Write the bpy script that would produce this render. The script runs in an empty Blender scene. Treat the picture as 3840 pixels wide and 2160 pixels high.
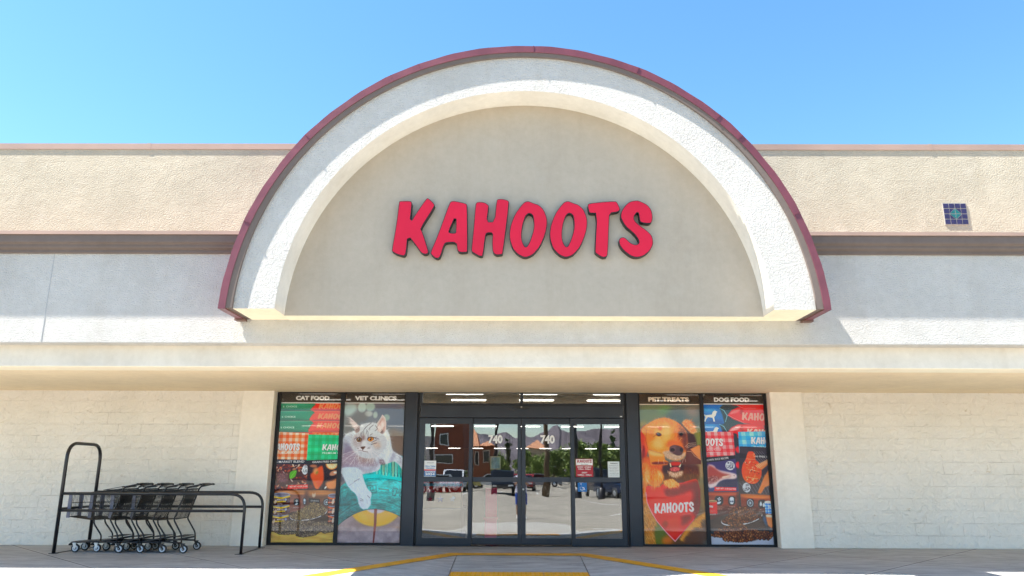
import bpy, bmesh, math, random
import numpy as np
from mathutils import Vector, Matrix

random.seed(7)
SC = bpy.context.scene
COL = SC.collection
R = math.radians

# ------------------------------------------------------------------ camera
# World: X right, Y into the building (store wall plane is Y = 0, so "out" = -Y), Z up, walkway Z = 0.
F_PX, PITCH, YAW, ROLL = 2800.0, R(13.9), .0055, .0035
CAM = Vector((-.0995, -13.3, 1.22))
fw = Vector((-math.sin(YAW)*math.cos(PITCH), math.cos(YAW)*math.cos(PITCH), math.sin(PITCH)))
r0 = Vector((math.cos(YAW), math.sin(YAW), 0)); u0 = r0.cross(fw)
rr = r0*math.cos(ROLL)+u0*math.sin(ROLL); uu = -r0*math.sin(ROLL)+u0*math.cos(ROLL)
cd = bpy.data.cameras.new('camera'); cam = bpy.data.objects.new('camera', cd); COL.objects.link(cam)
cd.sensor_width = 36; cd.lens = F_PX/3840*36; cd.clip_start = .05; cd.clip_end = 6000
m3 = Matrix((rr, uu, -fw)).transposed()
cam.matrix_world = Matrix.Translation(CAM) @ m3.to_4x4()
SC.camera = cam

# ------------------------------------------------------------------ sky, sun, exposure
S = Vector((-.53, -1/8.0, 1.0)).normalized()          # towards the sun: high, from the left, just in front of the wall
SUN_STRENGTH, SKY_STRENGTH, EXPOSURE = 5.0, .083, 1.98
world = bpy.data.worlds.new("World"); SC.world = world; world.use_nodes = True
wn = world.node_tree; wn.nodes.clear()
wo = wn.nodes.new('ShaderNodeOutputWorld'); bg = wn.nodes.new('ShaderNodeBackground')
sky = wn.nodes.new('ShaderNodeTexSky'); sky.sky_type = 'NISHITA'; sky.sun_disc = False
sky.sun_elevation = math.asin(S.z); sky.sun_rotation = math.atan2(S.x, S.y)
sky.altitude = 250; sky.air_density = 1.0; sky.dust_density = .25; sky.ozone_density = 1.0
bg.inputs['Strength'].default_value = SKY_STRENGTH
hs_ = wn.nodes.new('ShaderNodeHueSaturation'); hs_.inputs['Saturation'].default_value = 1.22; hs_.inputs['Hue'].default_value = .492
wn.links.new(sky.outputs[0], hs_.inputs['Color']); wn.links.new(hs_.outputs[0], bg.inputs[0]); wn.links.new(bg.outputs[0], wo.inputs[0])
sd = bpy.data.lights.new('sun', 'SUN'); sd.energy = SUN_STRENGTH; sd.angle = R(.5); sd.color = (1, .95, .87)
so = bpy.data.objects.new('sun', sd); COL.objects.link(so)
so.rotation_euler = S.to_track_quat('Z', 'Y').to_euler()
SC.view_settings.view_transform = 'Standard'; SC.view_settings.look = 'None'
SC.view_settings.gamma = 1; SC.view_settings.use_curve_mapping = False
SC.view_settings.exposure = EXPOSURE
SC.render.engine = 'CYCLES'
SC.cycles.use_denoising = True
SC.cycles.max_bounces = 10; SC.cycles.diffuse_bounces = 7; SC.cycles.glossy_bounces = 4
SC.cycles.transparent_max_bounces = 12
SC.cycles.sample_clamp_indirect = 6; SC.cycles.caustics_reflective = False

# ------------------------------------------------------------------ materials
def lin(c):
    c = np.asarray(c, float)
    return np.where(c <= .04045, c/12.92, ((c+.055)/1.055)**2.4)
def srgb(r, g, b):
    return tuple(float(x) for x in lin(np.array([r, g, b])/255.))

def newmat(name):
    m = bpy.data.materials.new(name); m.use_nodes = True
    nt = m.node_tree; b = nt.nodes['Principled BSDF']
    return m, nt, b
def node(nt, t, **kw):
    n = nt.nodes.new(t)
    for k, v in kw.items():
        if k in n.inputs.keys(): n.inputs[k].default_value = v
        else: setattr(n, k, v)
    return n
def objcoord(nt):
    t = nt.nodes.new('ShaderNodeTexCoord'); return t.outputs['Object']
def ramp(nt, fac, stops):
    r = nt.nodes.new('ShaderNodeValToRGB')
    while len(r.color_ramp.elements) < len(stops): r.color_ramp.elements.new(.5)
    for e, (p, c) in zip(r.color_ramp.elements, stops):
        e.position = p; e.color = (*c, 1) if len(c) == 3 else c
    nt.links.new(fac, r.inputs[0]); return r.outputs[0]
def mixc(nt, f, a, b, mode='MIX'):
    m = nt.nodes.new('ShaderNodeMix'); m.data_type = 'RGBA'; m.blend_type = mode
    for s, v in ((m.inputs[0], f), (m.inputs[6], a), (m.inputs[7], b)):
        if hasattr(v, 'is_linked') or hasattr(v, 'links'): nt.links.new(v, s)
        elif isinstance(v, (int, float)): s.default_value = v
        else: s.default_value = (*v, 1)
    return m.outputs[2]
def simple(name, col, rough=.5, metal=0, spec=.5, bump=0, bscale=60, var=0, vscale=3, coat=0):
    m, nt, b = newmat(name)
    b.inputs['Base Color'].default_value = (*col, 1); b.inputs['Roughness'].default_value = rough
    b.inputs['Metallic'].default_value = metal; b.inputs['Specular IOR Level'].default_value = spec
    if coat: b.inputs['Coat Weight'].default_value = coat; b.inputs['Coat Roughness'].default_value = .06
    if bump or var: co = objcoord(nt)
    if var:
        n = node(nt, 'ShaderNodeTexNoise', Scale=vscale, Detail=5); nt.links.new(co, n.inputs['Vector'])
        c1 = tuple(x*(1-var) for x in col); c2 = tuple(min(1, x*(1+var)) for x in col)
        nt.links.new(ramp(nt, n.outputs[0], [(.3, c1), (.7, c2)]), b.inputs['Base Color'])
    if bump:
        n = node(nt, 'ShaderNodeTexNoise', Scale=bscale, Detail=6); nt.links.new(co, n.inputs['Vector'])
        bp_ = node(nt, 'ShaderNodeBump', Strength=1.0, Distance=bump); nt.links.new(n.outputs[0], bp_.inputs['Height'])
        nt.links.new(bp_.outputs[0], b.inputs['Normal'])
    return m
def stucco(name, col, grain=.004, gscale=28, lump=.006, lscale=6, var=.05, stain=.0, stcol=(.4, .36, .3)):
    m, nt, b = newmat(name); co = objcoord(nt)
    b.inputs['Roughness'].default_value = .92; b.inputs['Specular IOR Level'].default_value = .2
    n1 = node(nt, 'ShaderNodeTexNoise', Scale=gscale, Detail=4, Roughness=.6)
    n2 = node(nt, 'ShaderNodeTexNoise', Scale=lscale, Detail=3)
    n3 = node(nt, 'ShaderNodeTexNoise', Scale=1.3, Detail=6, Roughness=.62)
    n4 = node(nt, 'ShaderNodeTexNoise', Scale=11, Detail=5, Roughness=.7)
    for n in (n1, n2, n3, n4): nt.links.new(co, n.inputs['Vector'])
    c1 = tuple(x*(1-var) for x in col); c2 = tuple(min(.95, x*(1+var)) for x in col)
    c = ramp(nt, n3.outputs[0], [(.35, c1), (.65, c2)])
    fine = ramp(nt, n4.outputs[0], [(.3, (.94, .94, .93)), (.7, (1.03, 1.03, 1.03))])
    c = mixc(nt, 1.0, c, fine, 'MULTIPLY')
    if stain:
        n5 = node(nt, 'ShaderNodeTexNoise', Scale=2.2, Detail=8, Roughness=.7); nt.links.new(co, n5.inputs['Vector'])
        f = ramp(nt, n5.outputs[0], [(.55, (0, 0, 0)), (.75, (stain, stain, stain))])
        c = mixc(nt, f, c, stcol)
    mps = nt.nodes.new('ShaderNodeMapping'); mps.inputs['Scale'].default_value = (3.2, 3.2, .35); nt.links.new(co, mps.inputs['Vector'])
    n8 = node(nt, 'ShaderNodeTexNoise', Scale=1.0, Detail=7, Roughness=.65); nt.links.new(mps.outputs[0], n8.inputs['Vector'])
    c = mixc(nt, 1.0, c, ramp(nt, n8.outputs[0], [(.30, (.95, .94, .925)), (.52, (1, 1, 1))]), 'MULTIPLY')
    nt.links.new(c, b.inputs['Base Color'])
    b1 = node(nt, 'ShaderNodeBump', Strength=1.0, Distance=grain); nt.links.new(n1.outputs[0], b1.inputs['Height'])
    b2 = node(nt, 'ShaderNodeBump', Strength=1.0, Distance=lump); nt.links.new(n2.outputs[0], b2.inputs['Height'])
    nt.links.new(b1.outputs[0], b2.inputs['Normal']); nt.links.new(b2.outputs[0], b.inputs['Normal'])
    return m

WHITE = (.80, .79, .75)
M = {}
M['white_stucco'] = stucco('white stucco', (.62, .60, .57), .032, 52, .006, 7, .05)
M['shade_stucco'] = stucco('smooth cream stucco', (.91, .855, .765), .003, 26, .004, 5, .04, .25, (.62, .55, .45))
M['beam'] = stucco('grey white stucco', (.71, .66, .58), .003, 30, .004, 5, .06, .35, (.52, .46, .38))
M['underside_bounce'] = stucco('bounce-lit tan stucco', (.97, .86, .67), .002, 26, .003, 4, .03)  # lighter than the soffit: bounce light from the sunlit ground put into the colour
M['soffit'] = stucco('tan soffit stucco', (.92, .75, .51), .002, 26, .003, 4, .04)
M['tympanum'] = stucco('greige stucco', (.46, .40, .325), .002, 30, .004, 3, .03, .22, (.50, .47, .41))
M['cream_stucco'] = stucco('cream stucco', (.49, .44, .345), .022, 46, .012, 7, .07, .45, (.62, .57, .48))
M['taupe'] = stucco('taupe painted trim', (.17, .135, .12), .002, 30, .002, 5, .06)
M['maroon'] = simple('maroon painted metal', (.16, .04, .055), .38, .0, .5, .0006, 7, .16, 4)
M['coping_metal'] = simple('faded pink brown metal', (.40, .27, .21), .45, .1, .5, .0008, 5, .12, 1.2)
M['frame_metal'] = simple('dark anodised aluminium', (.036, .041, .052), .36, .55, .5, .0004, 9, .1, 3)
M['black_frame'] = simple('black aluminium', (.012, .013, .017), .4, .4)
M['plastic_black'] = simple('black plastic', (.015, .015, .016), .35)
M['rubber'] = simple('black rubber', (.02, .02, .022), .7)
M['chrome'] = simple('bare galvanised steel', (.55, .57, .6), .35, .8)
M['black_paint'] = simple('black enamelled steel tube', (.010, .010, .013), .32, .0, .5, .0003, 30, .2, 8)
M['cart_wire'] = simple('black coated wire', (.012, .012, .014), .38)
M['bumper'] = simple('grey blue plastic bumper', (.16, .17, .24), .3)
M['hub_grey'] = simple('pale grey wheel hub', (.52, .54, .58), .5)
M['white_paint'] = simple('white paint', (.8, .8, .78), .5)
M['steel_dark'] = simple('dark steel', (.03, .03, .035), .4, .5)

# ------------------------------------------------------------------ mesh helpers
class MB:
    def __init__(s): s.v = []; s.f = []; s.m = []; s.sm = []
    def add(s, vs, fs, mi=0, smooth=False):
        o = len(s.v); s.v += [tuple(v) for v in vs]
        for f in fs: s.f.append(tuple(i+o for i in f)); s.m.append(mi); s.sm.append(smooth)
        return s
    def box(s, x0, x1, y0, y1, z0, z1, mi=0):
        v = [(x, y, z) for z in (z0, z1) for y in (y0, y1) for x in (x0, x1)]
        return s.add(v, [(0, 2, 3, 1), (4, 5, 7, 6), (0, 1, 5, 4), (2, 6, 7, 3), (0, 4, 6, 2), (1, 3, 7, 5)], mi)
    def obox(s, c, ax, ay, az, mi=0):
        c, ax, ay, az = map(Vector, (c, ax, ay, az))
        v = [c+ax*i+ay*j+az*k for k in (-1, 1) for j in (-1, 1) for i in (-1, 1)]
        return s.add(v, [(0, 2, 3, 1), (4, 5, 7, 6), (0, 1, 5, 4), (2, 6, 7, 3), (0, 4, 6, 2), (1, 3, 7, 5)], mi)
    def bar(s, a, b, w, h, mi=0):
        a, b = Vector(a), Vector(b); d = (b-a); L = d.length/2; d.normalize()
        up = Vector((0, 0, 1)) if abs(d.z) < .95 else Vector((0, 1, 0))
        x = d.cross(up).normalized(); z = x.cross(d)
        return s.obox((a+b)/2, x*w/2, d*L, z*h/2, mi)
    def tube(s, path, r, n=8, mi=0, caps=True, radii=None):
        P = [Vector(p) for p in path]; rings = []; prev = None
        for i, p in enumerate(P):
            if i == 0: d = P[1]-P[0]
            elif i == len(P)-1: d = P[-1]-P[-2]
            else: d = (P[i+1]-P[i]).normalized()+(P[i]-P[i-1]).normalized()
            d.normalize()
            if prev is None:
                up = Vector((0, 0, 1)) if abs(d.z) < .9 else Vector((0, 1, 0))
                x = d.cross(up).normalized()
            else:
                x = (prev - d*prev.dot(d))
                x = x.normalized() if x.length > 1e-6 else d.orthogonal().normalized()
            prev = x; y = d.cross(x); rad = radii[i] if radii else r
            rings.append([p+(x*math.cos(2*math.pi*k/n)+y*math.sin(2*math.pi*k/n))*rad for k in range(n)])
        vs = [v for g in rings for v in g]; fs = []
        for i in range(len(P)-1):
            for k in range(n):
                a = i*n+k; b = i*n+(k+1) % n; fs.append((a, b, b+n, a+n))
        if caps: fs += [tuple(range(n))[::-1], tuple(range((len(P)-1)*n, len(P)*n))]
        return s.add(vs, fs, mi, n > 4)
    def lathe(s, prof, c, axis='Y', n=24, mi=0):
        # prof: list of (radius, offset along axis)
        c = Vector(c); A = {'X': Vector((1, 0, 0)), 'Y': Vector((0, 1, 0)), 'Z': Vector((0, 0, 1))}[axis]
        U = {'X': Vector((0, 1, 0)), 'Y': Vector((1, 0, 0)), 'Z': Vector((1, 0, 0))}[axis]; V = A.cross(U)
        vs = []; fs = []
        for r, o in prof:
            for k in range(n):
                t = 2*math.pi*k/n; vs.append(c+A*o+(U*math.cos(t)+V*math.sin(t))*max(r, 1e-4))
        for i in range(len(prof)-1):
            for k in range(n): fs.append((i*n+k, i*n+(k+1) % n, (i+1)*n+(k+1) % n, (i+1)*n+k))
        return s.add(vs, fs, mi, True)
    def extrude_poly(s, pts, to3, d0, d1, mi=0, miside=None):
        # convex or concave 2D outline -> prism between depths d0,d1 through to3(x,y,d)
        n = len(pts); miside = mi if miside is None else miside
        vs = [to3(x, y, d0) for x, y in pts]+[to3(x, y, d1) for x, y in pts]
        s.add(vs, [tuple(range(n)), tuple(range(2*n-1, n-1, -1))], mi)
        s.add(vs, [(i, (i+1) % n, n+(i+1) % n, n+i) for i in range(n)], miside)
        return s
    def mesh(s, name, mats):
        me = bpy.data.meshes.new(name); me.from_pydata(s.v, [], s.f)
        for m in (mats if isinstance(mats, (list, tuple)) else [mats]): me.materials.append(m)
        me.polygons.foreach_set('material_index', s.m); me.polygons.foreach_set('use_smooth', s.sm)
        me.update(); return me
    def build(s, name, mats, parent=None, fix=True, bevel=0):
        me = s.mesh(name, mats)
        if fix:
            bm = bmesh.new(); bm.from_mesh(me); bmesh.ops.recalc_face_normals(bm, faces=bm.faces); bm.to_mesh(me); bm.free()
        o = bpy.data.objects.new(name, me); COL.objects.link(o)
        if parent: o.parent = parent
        if bevel:
            b = o.modifiers.new('bevel', 'BEVEL'); b.width = bevel; b.segments = 2; b.limit_method = 'ANGLE'; b.harden_normals = False
        return o
def tag(o, label=None, cat=None, group=None, kind=None):
    if label: o['label'] = label
    if cat: o['category'] = cat
    if group: o['group'] = group
    if kind: o['kind'] = kind
    return o
def empty(name, loc=(0, 0, 0), rz=0, parent=None):
    o = bpy.data.objects.new(name, None); COL.objects.link(o); o.location = loc; o.rotation_euler = (0, 0, rz)
    o.empty_display_size = .2
    if parent: o.parent = parent
    return o
def kids(o): return [c for c in bpy.data.objects if c.parent == o]
def copy_tree(o, parent=None):
    c = o.copy(); COL.objects.link(c); c.parent = parent
    for ch in kids(o): copy_tree(ch, c)
    return c
def arc(cx, cy, r, a0, a1, n):
    return [(cx+r*math.cos(a0+(a1-a0)*i/n), cy+r*math.sin(a0+(a1-a0)*i/n)) for i in range(n+1)]
def rounded_path(pts, rad, n=6):
    out = [Vector(pts[0])]
    for i in range(1, len(pts)-1):
        p = Vector(pts[i]); a = Vector(pts[i-1])-p; b = Vector(pts[i+1])-p
        ra = min(rad, a.length*.49, b.length*.49)
        A = p+a.normalized()*ra; B = p+b.normalized()*ra
        for k in range(n+1):
            t = k/n; out.append(A*(1-t)**2+p*2*t*(1-t)+B*t*t)
    out.append(Vector(pts[-1])); return out
def chaikin(pts, it=2):
    for _ in range(it):
        q = []
        for i in range(len(pts)):
            a = pts[i]; b = pts[(i+1) % len(pts)]
            q += [(a[0]*.78+b[0]*.22, a[1]*.78+b[1]*.22), (a[0]*.22+b[0]*.78, a[1]*.22+b[1]*.78)]
        pts = q
    return pts
def tris(loops):
    """fill outline + holes -> (verts2d, tris)"""
    from mathutils.geometry import tessellate_polygon
    L = [[Vector((x, y, 0)) for x, y in l] for l in loops]
    t = tessellate_polygon(L); v = [(p.x, p.y) for l in L for p in l]
    return v, t
def text_tris(s, size=1.0, offset=0.0, shear=0.0, align='CENTER', spacing=1.0):
    """builtin-font text as 2D triangles centred on the origin: verts (n,2), polygons"""
    c = bpy.data.curves.new('t', 'FONT'); c.body = s; c.size = size; c.offset = offset; c.shear = shear
    c.align_x = align; c.space_character = spacing; c.resolution_u = 3; c.fill_mode = 'FRONT'
    o = bpy.data.objects.new('t', c); COL.objects.link(o); bpy.context.view_layer.update()
    me = bpy.data.meshes.new_from_object(o)
    v = [(p.co.x, p.co.y) for p in me.vertices]; f = [tuple(p.vertices) for p in me.polygons]
    bpy.data.objects.remove(o); bpy.data.curves.remove(c); bpy.data.meshes.remove(me)
    return v, f

# the seven brush-script letters of the shop sign: outline loops in one shared 2D space (x right, y down)
O_OUT = [(1325, 166), (1345, 172), (1375, 185), (1420, 200), (1460, 240), (1487, 310), (1490, 370), (1475, 450), (1430, 560), (1370, 630), (1325, 652), (1290, 655), (1240, 630), (1195, 580), (1170, 500), (1168, 440), (1180, 370), (1215, 280), (1260, 215), (1295, 175)]
O_IN = [(1338, 275), (1355, 282), (1370, 300), (1377, 370), (1372, 420), (1345, 510), (1320, 560), (1305, 567), (1290, 550), (1273, 505), (1272, 440), (1285, 360), (1305, 300), (1325, 278)]
LET = [
 [[(228, 168), (290, 166), (322, 168), (331, 178), (333, 200), (322, 362), (380, 262), (455, 145), (472, 141), (522, 188), (530, 212), (412, 412), (430, 432), (487, 600), (486, 622), (462, 632), (440, 626), (420, 612), (395, 575), (308, 465), (300, 620), (288, 641), (270, 645), (215, 628), (182, 608), (177, 598), (207, 365), (222, 175)]],
 [[(672, 168), (700, 166), (795, 187), (808, 205), (818, 600), (812, 612), (762, 615), (740, 608), (728, 590), (720, 528), (640, 528), (618, 545), (590, 650), (570, 665), (545, 664), (510, 632), (503, 615), (560, 470), (655, 180)], [(713, 290), (715, 440), (705, 449), (665, 446), (652, 435)]],
 [[(885, 178), (915, 173), (960, 180), (992, 205), (990, 225), (976, 351), (1040, 349), (1056, 158), (1075, 148), (1110, 148), (1155, 160), (1167, 180), (1115, 618), (1105, 632), (1060, 635), (1040, 625), (1026, 600), (1022, 520), (1027, 443), (975, 446), (966, 470), (948, 640), (930, 648), (905, 640), (860, 615), (849, 600), (848, 585), (862, 425), (876, 200)]],
 [O_OUT, O_IN],
 [[(x+341, y-1) for x, y in O_OUT], [(x+342, y-2) for x, y in O_IN]],
 [[(1850, 186), (1960, 172), (2075, 165), (2090, 178), (2112, 230), (2108, 250), (2085, 262), (2024, 270), (2015, 350), (1998, 625), (1985, 650), (1960, 655), (1935, 647), (1895, 618), (1888, 600), (1914, 270), (1855, 273), (1845, 262), (1836, 215), (1838, 195)]],
 [[(2240, 160), (2270, 160), (2300, 172), (2345, 196), (2378, 240), (2388, 300), (2380, 345), (2365, 360), (2340, 362), (2290, 355), (2275, 340), (2268, 265), (2250, 268), (2228, 300), (2230, 335), (2270, 375), (2330, 420), (2370, 460), (2381, 500), (2380, 545), (2350, 600), (2290, 645), (2230, 655), (2185, 640), (2130, 595), (2098, 550), (2092, 510), (2105, 485), (2130, 480), (2150, 487), (2190, 530), (2225, 545), (2250, 542), (2263, 525), (2258, 500), (2225, 450), (2150, 385), (2115, 315), (2115, 285), (2125, 250), (2155, 205), (2195, 170)]],
]
LET = [[chaikin(l, 1) for l in g] for g in LET]
# ================================================================== the store building
CX0, CX1 = -15.0, 15.0
store = empty('store_building')
tag(store, 'cream and white stucco store front with a big maroon-edged round arch over the doors', 'building')

# --- block wall: split-faced block in running bond
def block_mat():
    m, nt, b = newmat('painted split face block'); co = objcoord(nt)
    b.inputs['Roughness'].default_value = .9; b.inputs['Specular IOR Level'].default_value = .2
    mp = nt.nodes.new('ShaderNodeMapping'); nt.links.new(co, mp.inputs['Vector'])
    mp.inputs['Rotation'].default_value = (R(90), 0, 0)            # x,z -> x,y
    br = nt.nodes.new('ShaderNodeTexBrick'); nt.links.new(mp.outputs[0], br.inputs['Vector'])
    br.inputs['Color1'].default_value = (1, 1, 1, 1); br.inputs['Color2'].default_value = (.55, .55, .55, 1); br.inputs['Mortar'].default_value = (.0, .0, .0, 1)
    br.inputs['Scale'].default_value = 1; br.inputs['Mortar Size'].default_value = .005; br.inputs['Mortar Smooth'].default_value = .6
    br.inputs['Brick Width'].default_value = .4064; br.inputs['Row Height'].default_value = .2032
    n1 = node(nt, 'ShaderNodeTexNoise', Scale=9, Detail=6, Roughness=.62, Distortion=.8); nt.links.new(co, n1.inputs['Vector'])
    n2 = node(nt, 'ShaderNodeTexVoronoi', Scale=7); n2.feature = 'F1'
    mp2 = nt.nodes.new('ShaderNodeMapping'); mp2.inputs['Scale'].default_value = (1, 1, 2.2); mp2.inputs['Rotation'].default_value = (0, R(25), 0)
    nt.links.new(co, mp2.inputs['Vector']); nt.links.new(mp2.outputs[0], n2.inputs['Vector'])
    n3 = node(nt, 'ShaderNodeTexNoise', Scale=1.1, Detail=6); nt.links.new(co, n3.inputs['Vector'])
    n6 = node(nt, 'ShaderNodeTexNoise', Scale=3.0, Detail=2); nt.links.new(co, n6.inputs['Vector'])
    c = ramp(nt, n3.outputs[0], [(.35, (.85, .80, .715)), (.65, (.90, .85, .77))])
    mort = ramp(nt, br.outputs['Fac'], [(0, (.985, .985, .985)), (1, (1.06, 1.06, 1.06))])
    c = mixc(nt, 1.0, c, mort, 'MULTIPLY')
    # dark thin gaps in parts of the bed joints and chips
    chip = ramp(nt, n1.outputs[0], [(.65, (1, 1, 1)), (.74, (.76, .70, .62))])
    c = mixc(nt, 1.0, c, chip, 'MULTIPLY')
    br2 = nt.nodes.new('ShaderNodeTexBrick'); nt.links.new(mp.outputs[0], br2.inputs['Vector'])
    br2.inputs['Scale'].default_value = 1; br2.inputs['Mortar Size'].default_value = .0022; br2.inputs['Mortar Smooth'].default_value = .1
    br2.inputs['Brick Width'].default_value = .4064; br2.inputs['Row Height'].default_value = .2032
    n7 = node(nt, 'ShaderNodeTexNoise', Scale=1.7, Detail=1); nt.links.new(co, n7.inputs['Vector'])
    gm_ = ramp(nt, n7.outputs[0], [(.60, (0, 0, 0)), (.64, (.7, .7, .7))])
    gap = node(nt, 'ShaderNodeMath', operation='MULTIPLY'); nt.links.new(br2.outputs['Fac'], gap.inputs[0]); nt.links.new(gm_, gap.inputs[1])
    c = mixc(nt, gap.outputs[0], c, (.40, .35, .29))
    nt.links.new(c, b.inputs['Base Color'])
    inv = node(nt, 'ShaderNodeMath', operation='MULTIPLY_ADD'); inv.inputs[1].default_value = -.18; inv.inputs[2].default_value = 1; nt.links.new(br.outputs['Fac'], inv.inputs[0])
    mm = node(nt, 'ShaderNodeMath', operation='MULTIPLY'); nt.links.new(n1.outputs[0], mm.inputs[0]); nt.links.new(inv.outputs[0], mm.inputs[1])
    m2 = node(nt, 'ShaderNodeMath', operation='MULTIPLY'); nt.links.new(n2.outputs['Distance'], m2.inputs[0]); nt.links.new(n6.outputs[0], m2.inputs[1])
    m3_ = node(nt, 'ShaderNodeMath', operation='MULTIPLY'); nt.links.new(m2.outputs[0], m3_.inputs[0]); nt.links.new(inv.outputs[0], m3_.inputs[1])
    b1 = node(nt, 'ShaderNodeBump', Strength=1, Distance=.042); nt.links.new(mm.outputs[0], b1.inputs['Height'])
    b2 = node(nt, 'ShaderNodeBump', Strength=.5, Distance=.012); nt.links.new(m3_.outputs[0], b2.inputs['Height'])
    nt.links.new(b1.outputs[0], b2.inputs['Normal']); nt.links.new(b2.outputs[0], b.inputs['Normal'])
    return m
M['block'] = block_mat()
for x0, x1 in ((CX0, -4.95), (4.96, CX1)):
    MB().box(x0, x1, .045, .4, -.02, 2.63).build('block_wall', M['block'], store)
for x0, x1 in ((-4.95, -4.386), (4.39, 4.96)):
    MB().box(x0, x1, 0, .42, -.02, 2.632).build('column', M['shade_stucco'], store, bevel=.012)
MB().box(CX0, CX1, -2.80, .5, 2.62, 2.82).build('soffit', M['soffit'], store)
MB().box(CX0, CX1, -3.202, -2.79, 2.606, 3.05).build('canopy_beam', [M['beam'], M['underside_bounce']], store, bevel=.012)
for p in COL.objects['canopy_beam'].data.polygons:
    if p.normal.z < -.9: p.material_index = 1  # beam underside gets the tan with bounce light in its colour
MB().box(CX0, CX1, -3.42, -2.6, 2.894, 4.16).build('white_wall', M['white_stucco'], store, bevel=.012)
JX = -6.479
MB().bar((JX, -3.4215, 4.15), (JX, -3.4215, 2.91), .010, .004).build('control_joint', simple('joint grey', (.42, .42, .42), .9), store)
# upper parapet wall and its metal coping
MB().box(CX0, CX1, -2.5, -2.2, 3.5, 6.15).build('upper_wall', M['cream_stucco'], store)
cp = MB(); xs = [CX0, -11.9, -8.85, -5.85, -2.8, .25, 3.3, 6.35, 9.4, 12.4, CX1]
for i in range(len(xs)-1):
    cp.box(xs[i]+.0008, xs[i+1]-.0008, -2.513, -2.17, 6.116, 6.211)
    cp.box(xs[i+1]-.03, xs[i+1]+.03, -2.515, -2.168, 6.114, 6.214)
cp.build('coping', M['coping_metal'], store)
# cornice profile on top of the white wall
prof = [(3.40, 4.140), (3.445, 4.140), (3.455, 4.150), (3.455, 4.188), (3.470, 4.196), (3.492, 4.205), (3.500, 4.220), (3.500, 4.250), (3.512, 4.262), (3.535, 4.272), (3.540, 4.290), (3.540, 4.386), (3.40, 4.386)]
c = MB(); n = len(prof)
c.add([(CX0, -o, z) for o, z in prof]+[(CX1, -o, z) for o, z in prof], [tuple(range(n)), tuple(range(2*n-1, n-1, -1))]+[(i, (i+1) % n, n+(i+1) % n, n+i) for i in range(n)])
c.build('cornice', M['taupe'], store)
fl = MB()
xs = [CX0, -10.4, -7.35, -4.3, 4.6, 7.72, 10.8, CX1]
for i in range(len(xs)-1):
    fl.box(xs[i]+.001, xs[i+1]-.001, -3.553, -2.4, 4.386, 4.432)
    fl.box(xs[i]+.001, xs[i+1]-.001, -3.562, -3.545, 4.380, 4.392)
fl.build('cornice_flashing', M['coping_metal'], store)
# roof and shell
sh = MB()
sh.box(CX0, CX1, -2.2, 72, 5.3, 5.5); sh.box(CX0, CX0+.3, .4, 72, -.02, 6.0); sh.box(CX1-.3, CX1, .4, 72, -.02, 6.0); sh.box(CX0, CX1, 71.7, 72, -.02, 6.0)
sh.box(CX0, CX0+.3, -2.2, .4, 2.82, 6.0); sh.box(CX1-.3, CX1, -2.2, .4, 2.82, 6.0)
sh.build('shell_wall', M['shade_stucco'], store)

# --- the arch
RI, ZI, RO, ZO, ZB = 3.145, 3.096, 3.670, 3.070, 3.217
def chord_arc(r, zc, zb, n=72):
    a = math.asin((zb-zc)/r); return [(r*math.cos(a+(math.pi-2*a)*i/n), zc+r*math.sin(a+(math.pi-2*a)*i/n)) for i in range(n+1)]
def ring(name, mat, ri, zi, ro, zo, zb, o0, o1, n=72, wob=0, mats=None, smooth=True):
    mb = MB(); I = chord_arc(ri, zi, zb, n); Oo = chord_arc(ro, zo, zb, n)
    vs = []
    for k in range(n+1):
        (xi, zi_), (xo, zo_) = I[k], Oo[k]
        w = wob*(math.sin(k*1.7)+math.sin(k*.61))
        vs += [(xi, -o1, zi_), (xo+w*math.cos(math.pi*k/n), -o1-w*.5, zo_+w), (xo+w*math.cos(math.pi*k/n), -o0, zo_+w), (xi, -o0, zi_)]
    for k in range(n):
        a = 4*k; b = 4*(k+1)
        mb.add([], []);
        for j in range(4):
            mb.f.append((a+j, a+(j+1) % 4, b+(j+1) % 4, b+j)); mb.m.append(0); mb.sm.append(smooth and j in (1, 3))
    mb.f += [(0, 1, 2, 3), (4*n+3, 4*n+2, 4*n+1, 4*n)]; mb.m += [1 if mats else 0]*2; mb.sm += [False]*2
    mb.v = vs
    return mb.build(name, mats or mat, store)
o = ring('arch', M['white_stucco'], RI, ZI, RO, ZO, ZB, 2.3, 4.124, mats=[M['white_stucco'], M['soffit']])
# arch face is rough, inner reveal smooth tan
for p in o.data.polygons:
    if abs(p.normal.y) < .3 and Vector((p.center.x, p.center.z-ZI)).length < RI+.05: p.material_index = 1
o.data.materials[1] = M['beam']
o.data.materials.append(M['underside_bounce'])
for p in o.data.polygons:
    if p.normal.z < -.98 and p.center.z < ZB+.01: p.material_index = 2
ring('arch_trim', M['taupe'], RO-.001, ZO, 3.752, 3.045, ZB+.003, 2.32, 4.162)
o = ring('arch_coping', M['maroon'], 3.752, 3.050, 3.840, 3.055, ZB-.012, 2.25, 4.174, 96, .0022)
for a in (22, 41, 47, 66, 88, 112, 118, 139, 160):                    # lapped seams of the metal edge
    t = R(a)
    for (ra, rb) in ((3.752, 3.846),):
        p0 = Vector((math.cos(t)*ra, -4.176, 3.050+math.sin(t)*ra)); p1 = Vector((math.cos(t)*rb, -4.176, 3.050+math.sin(t)*rb))
        MB().bar(p0, p1, .012, .005).build('coping_seam', M['maroon'], store)
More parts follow.
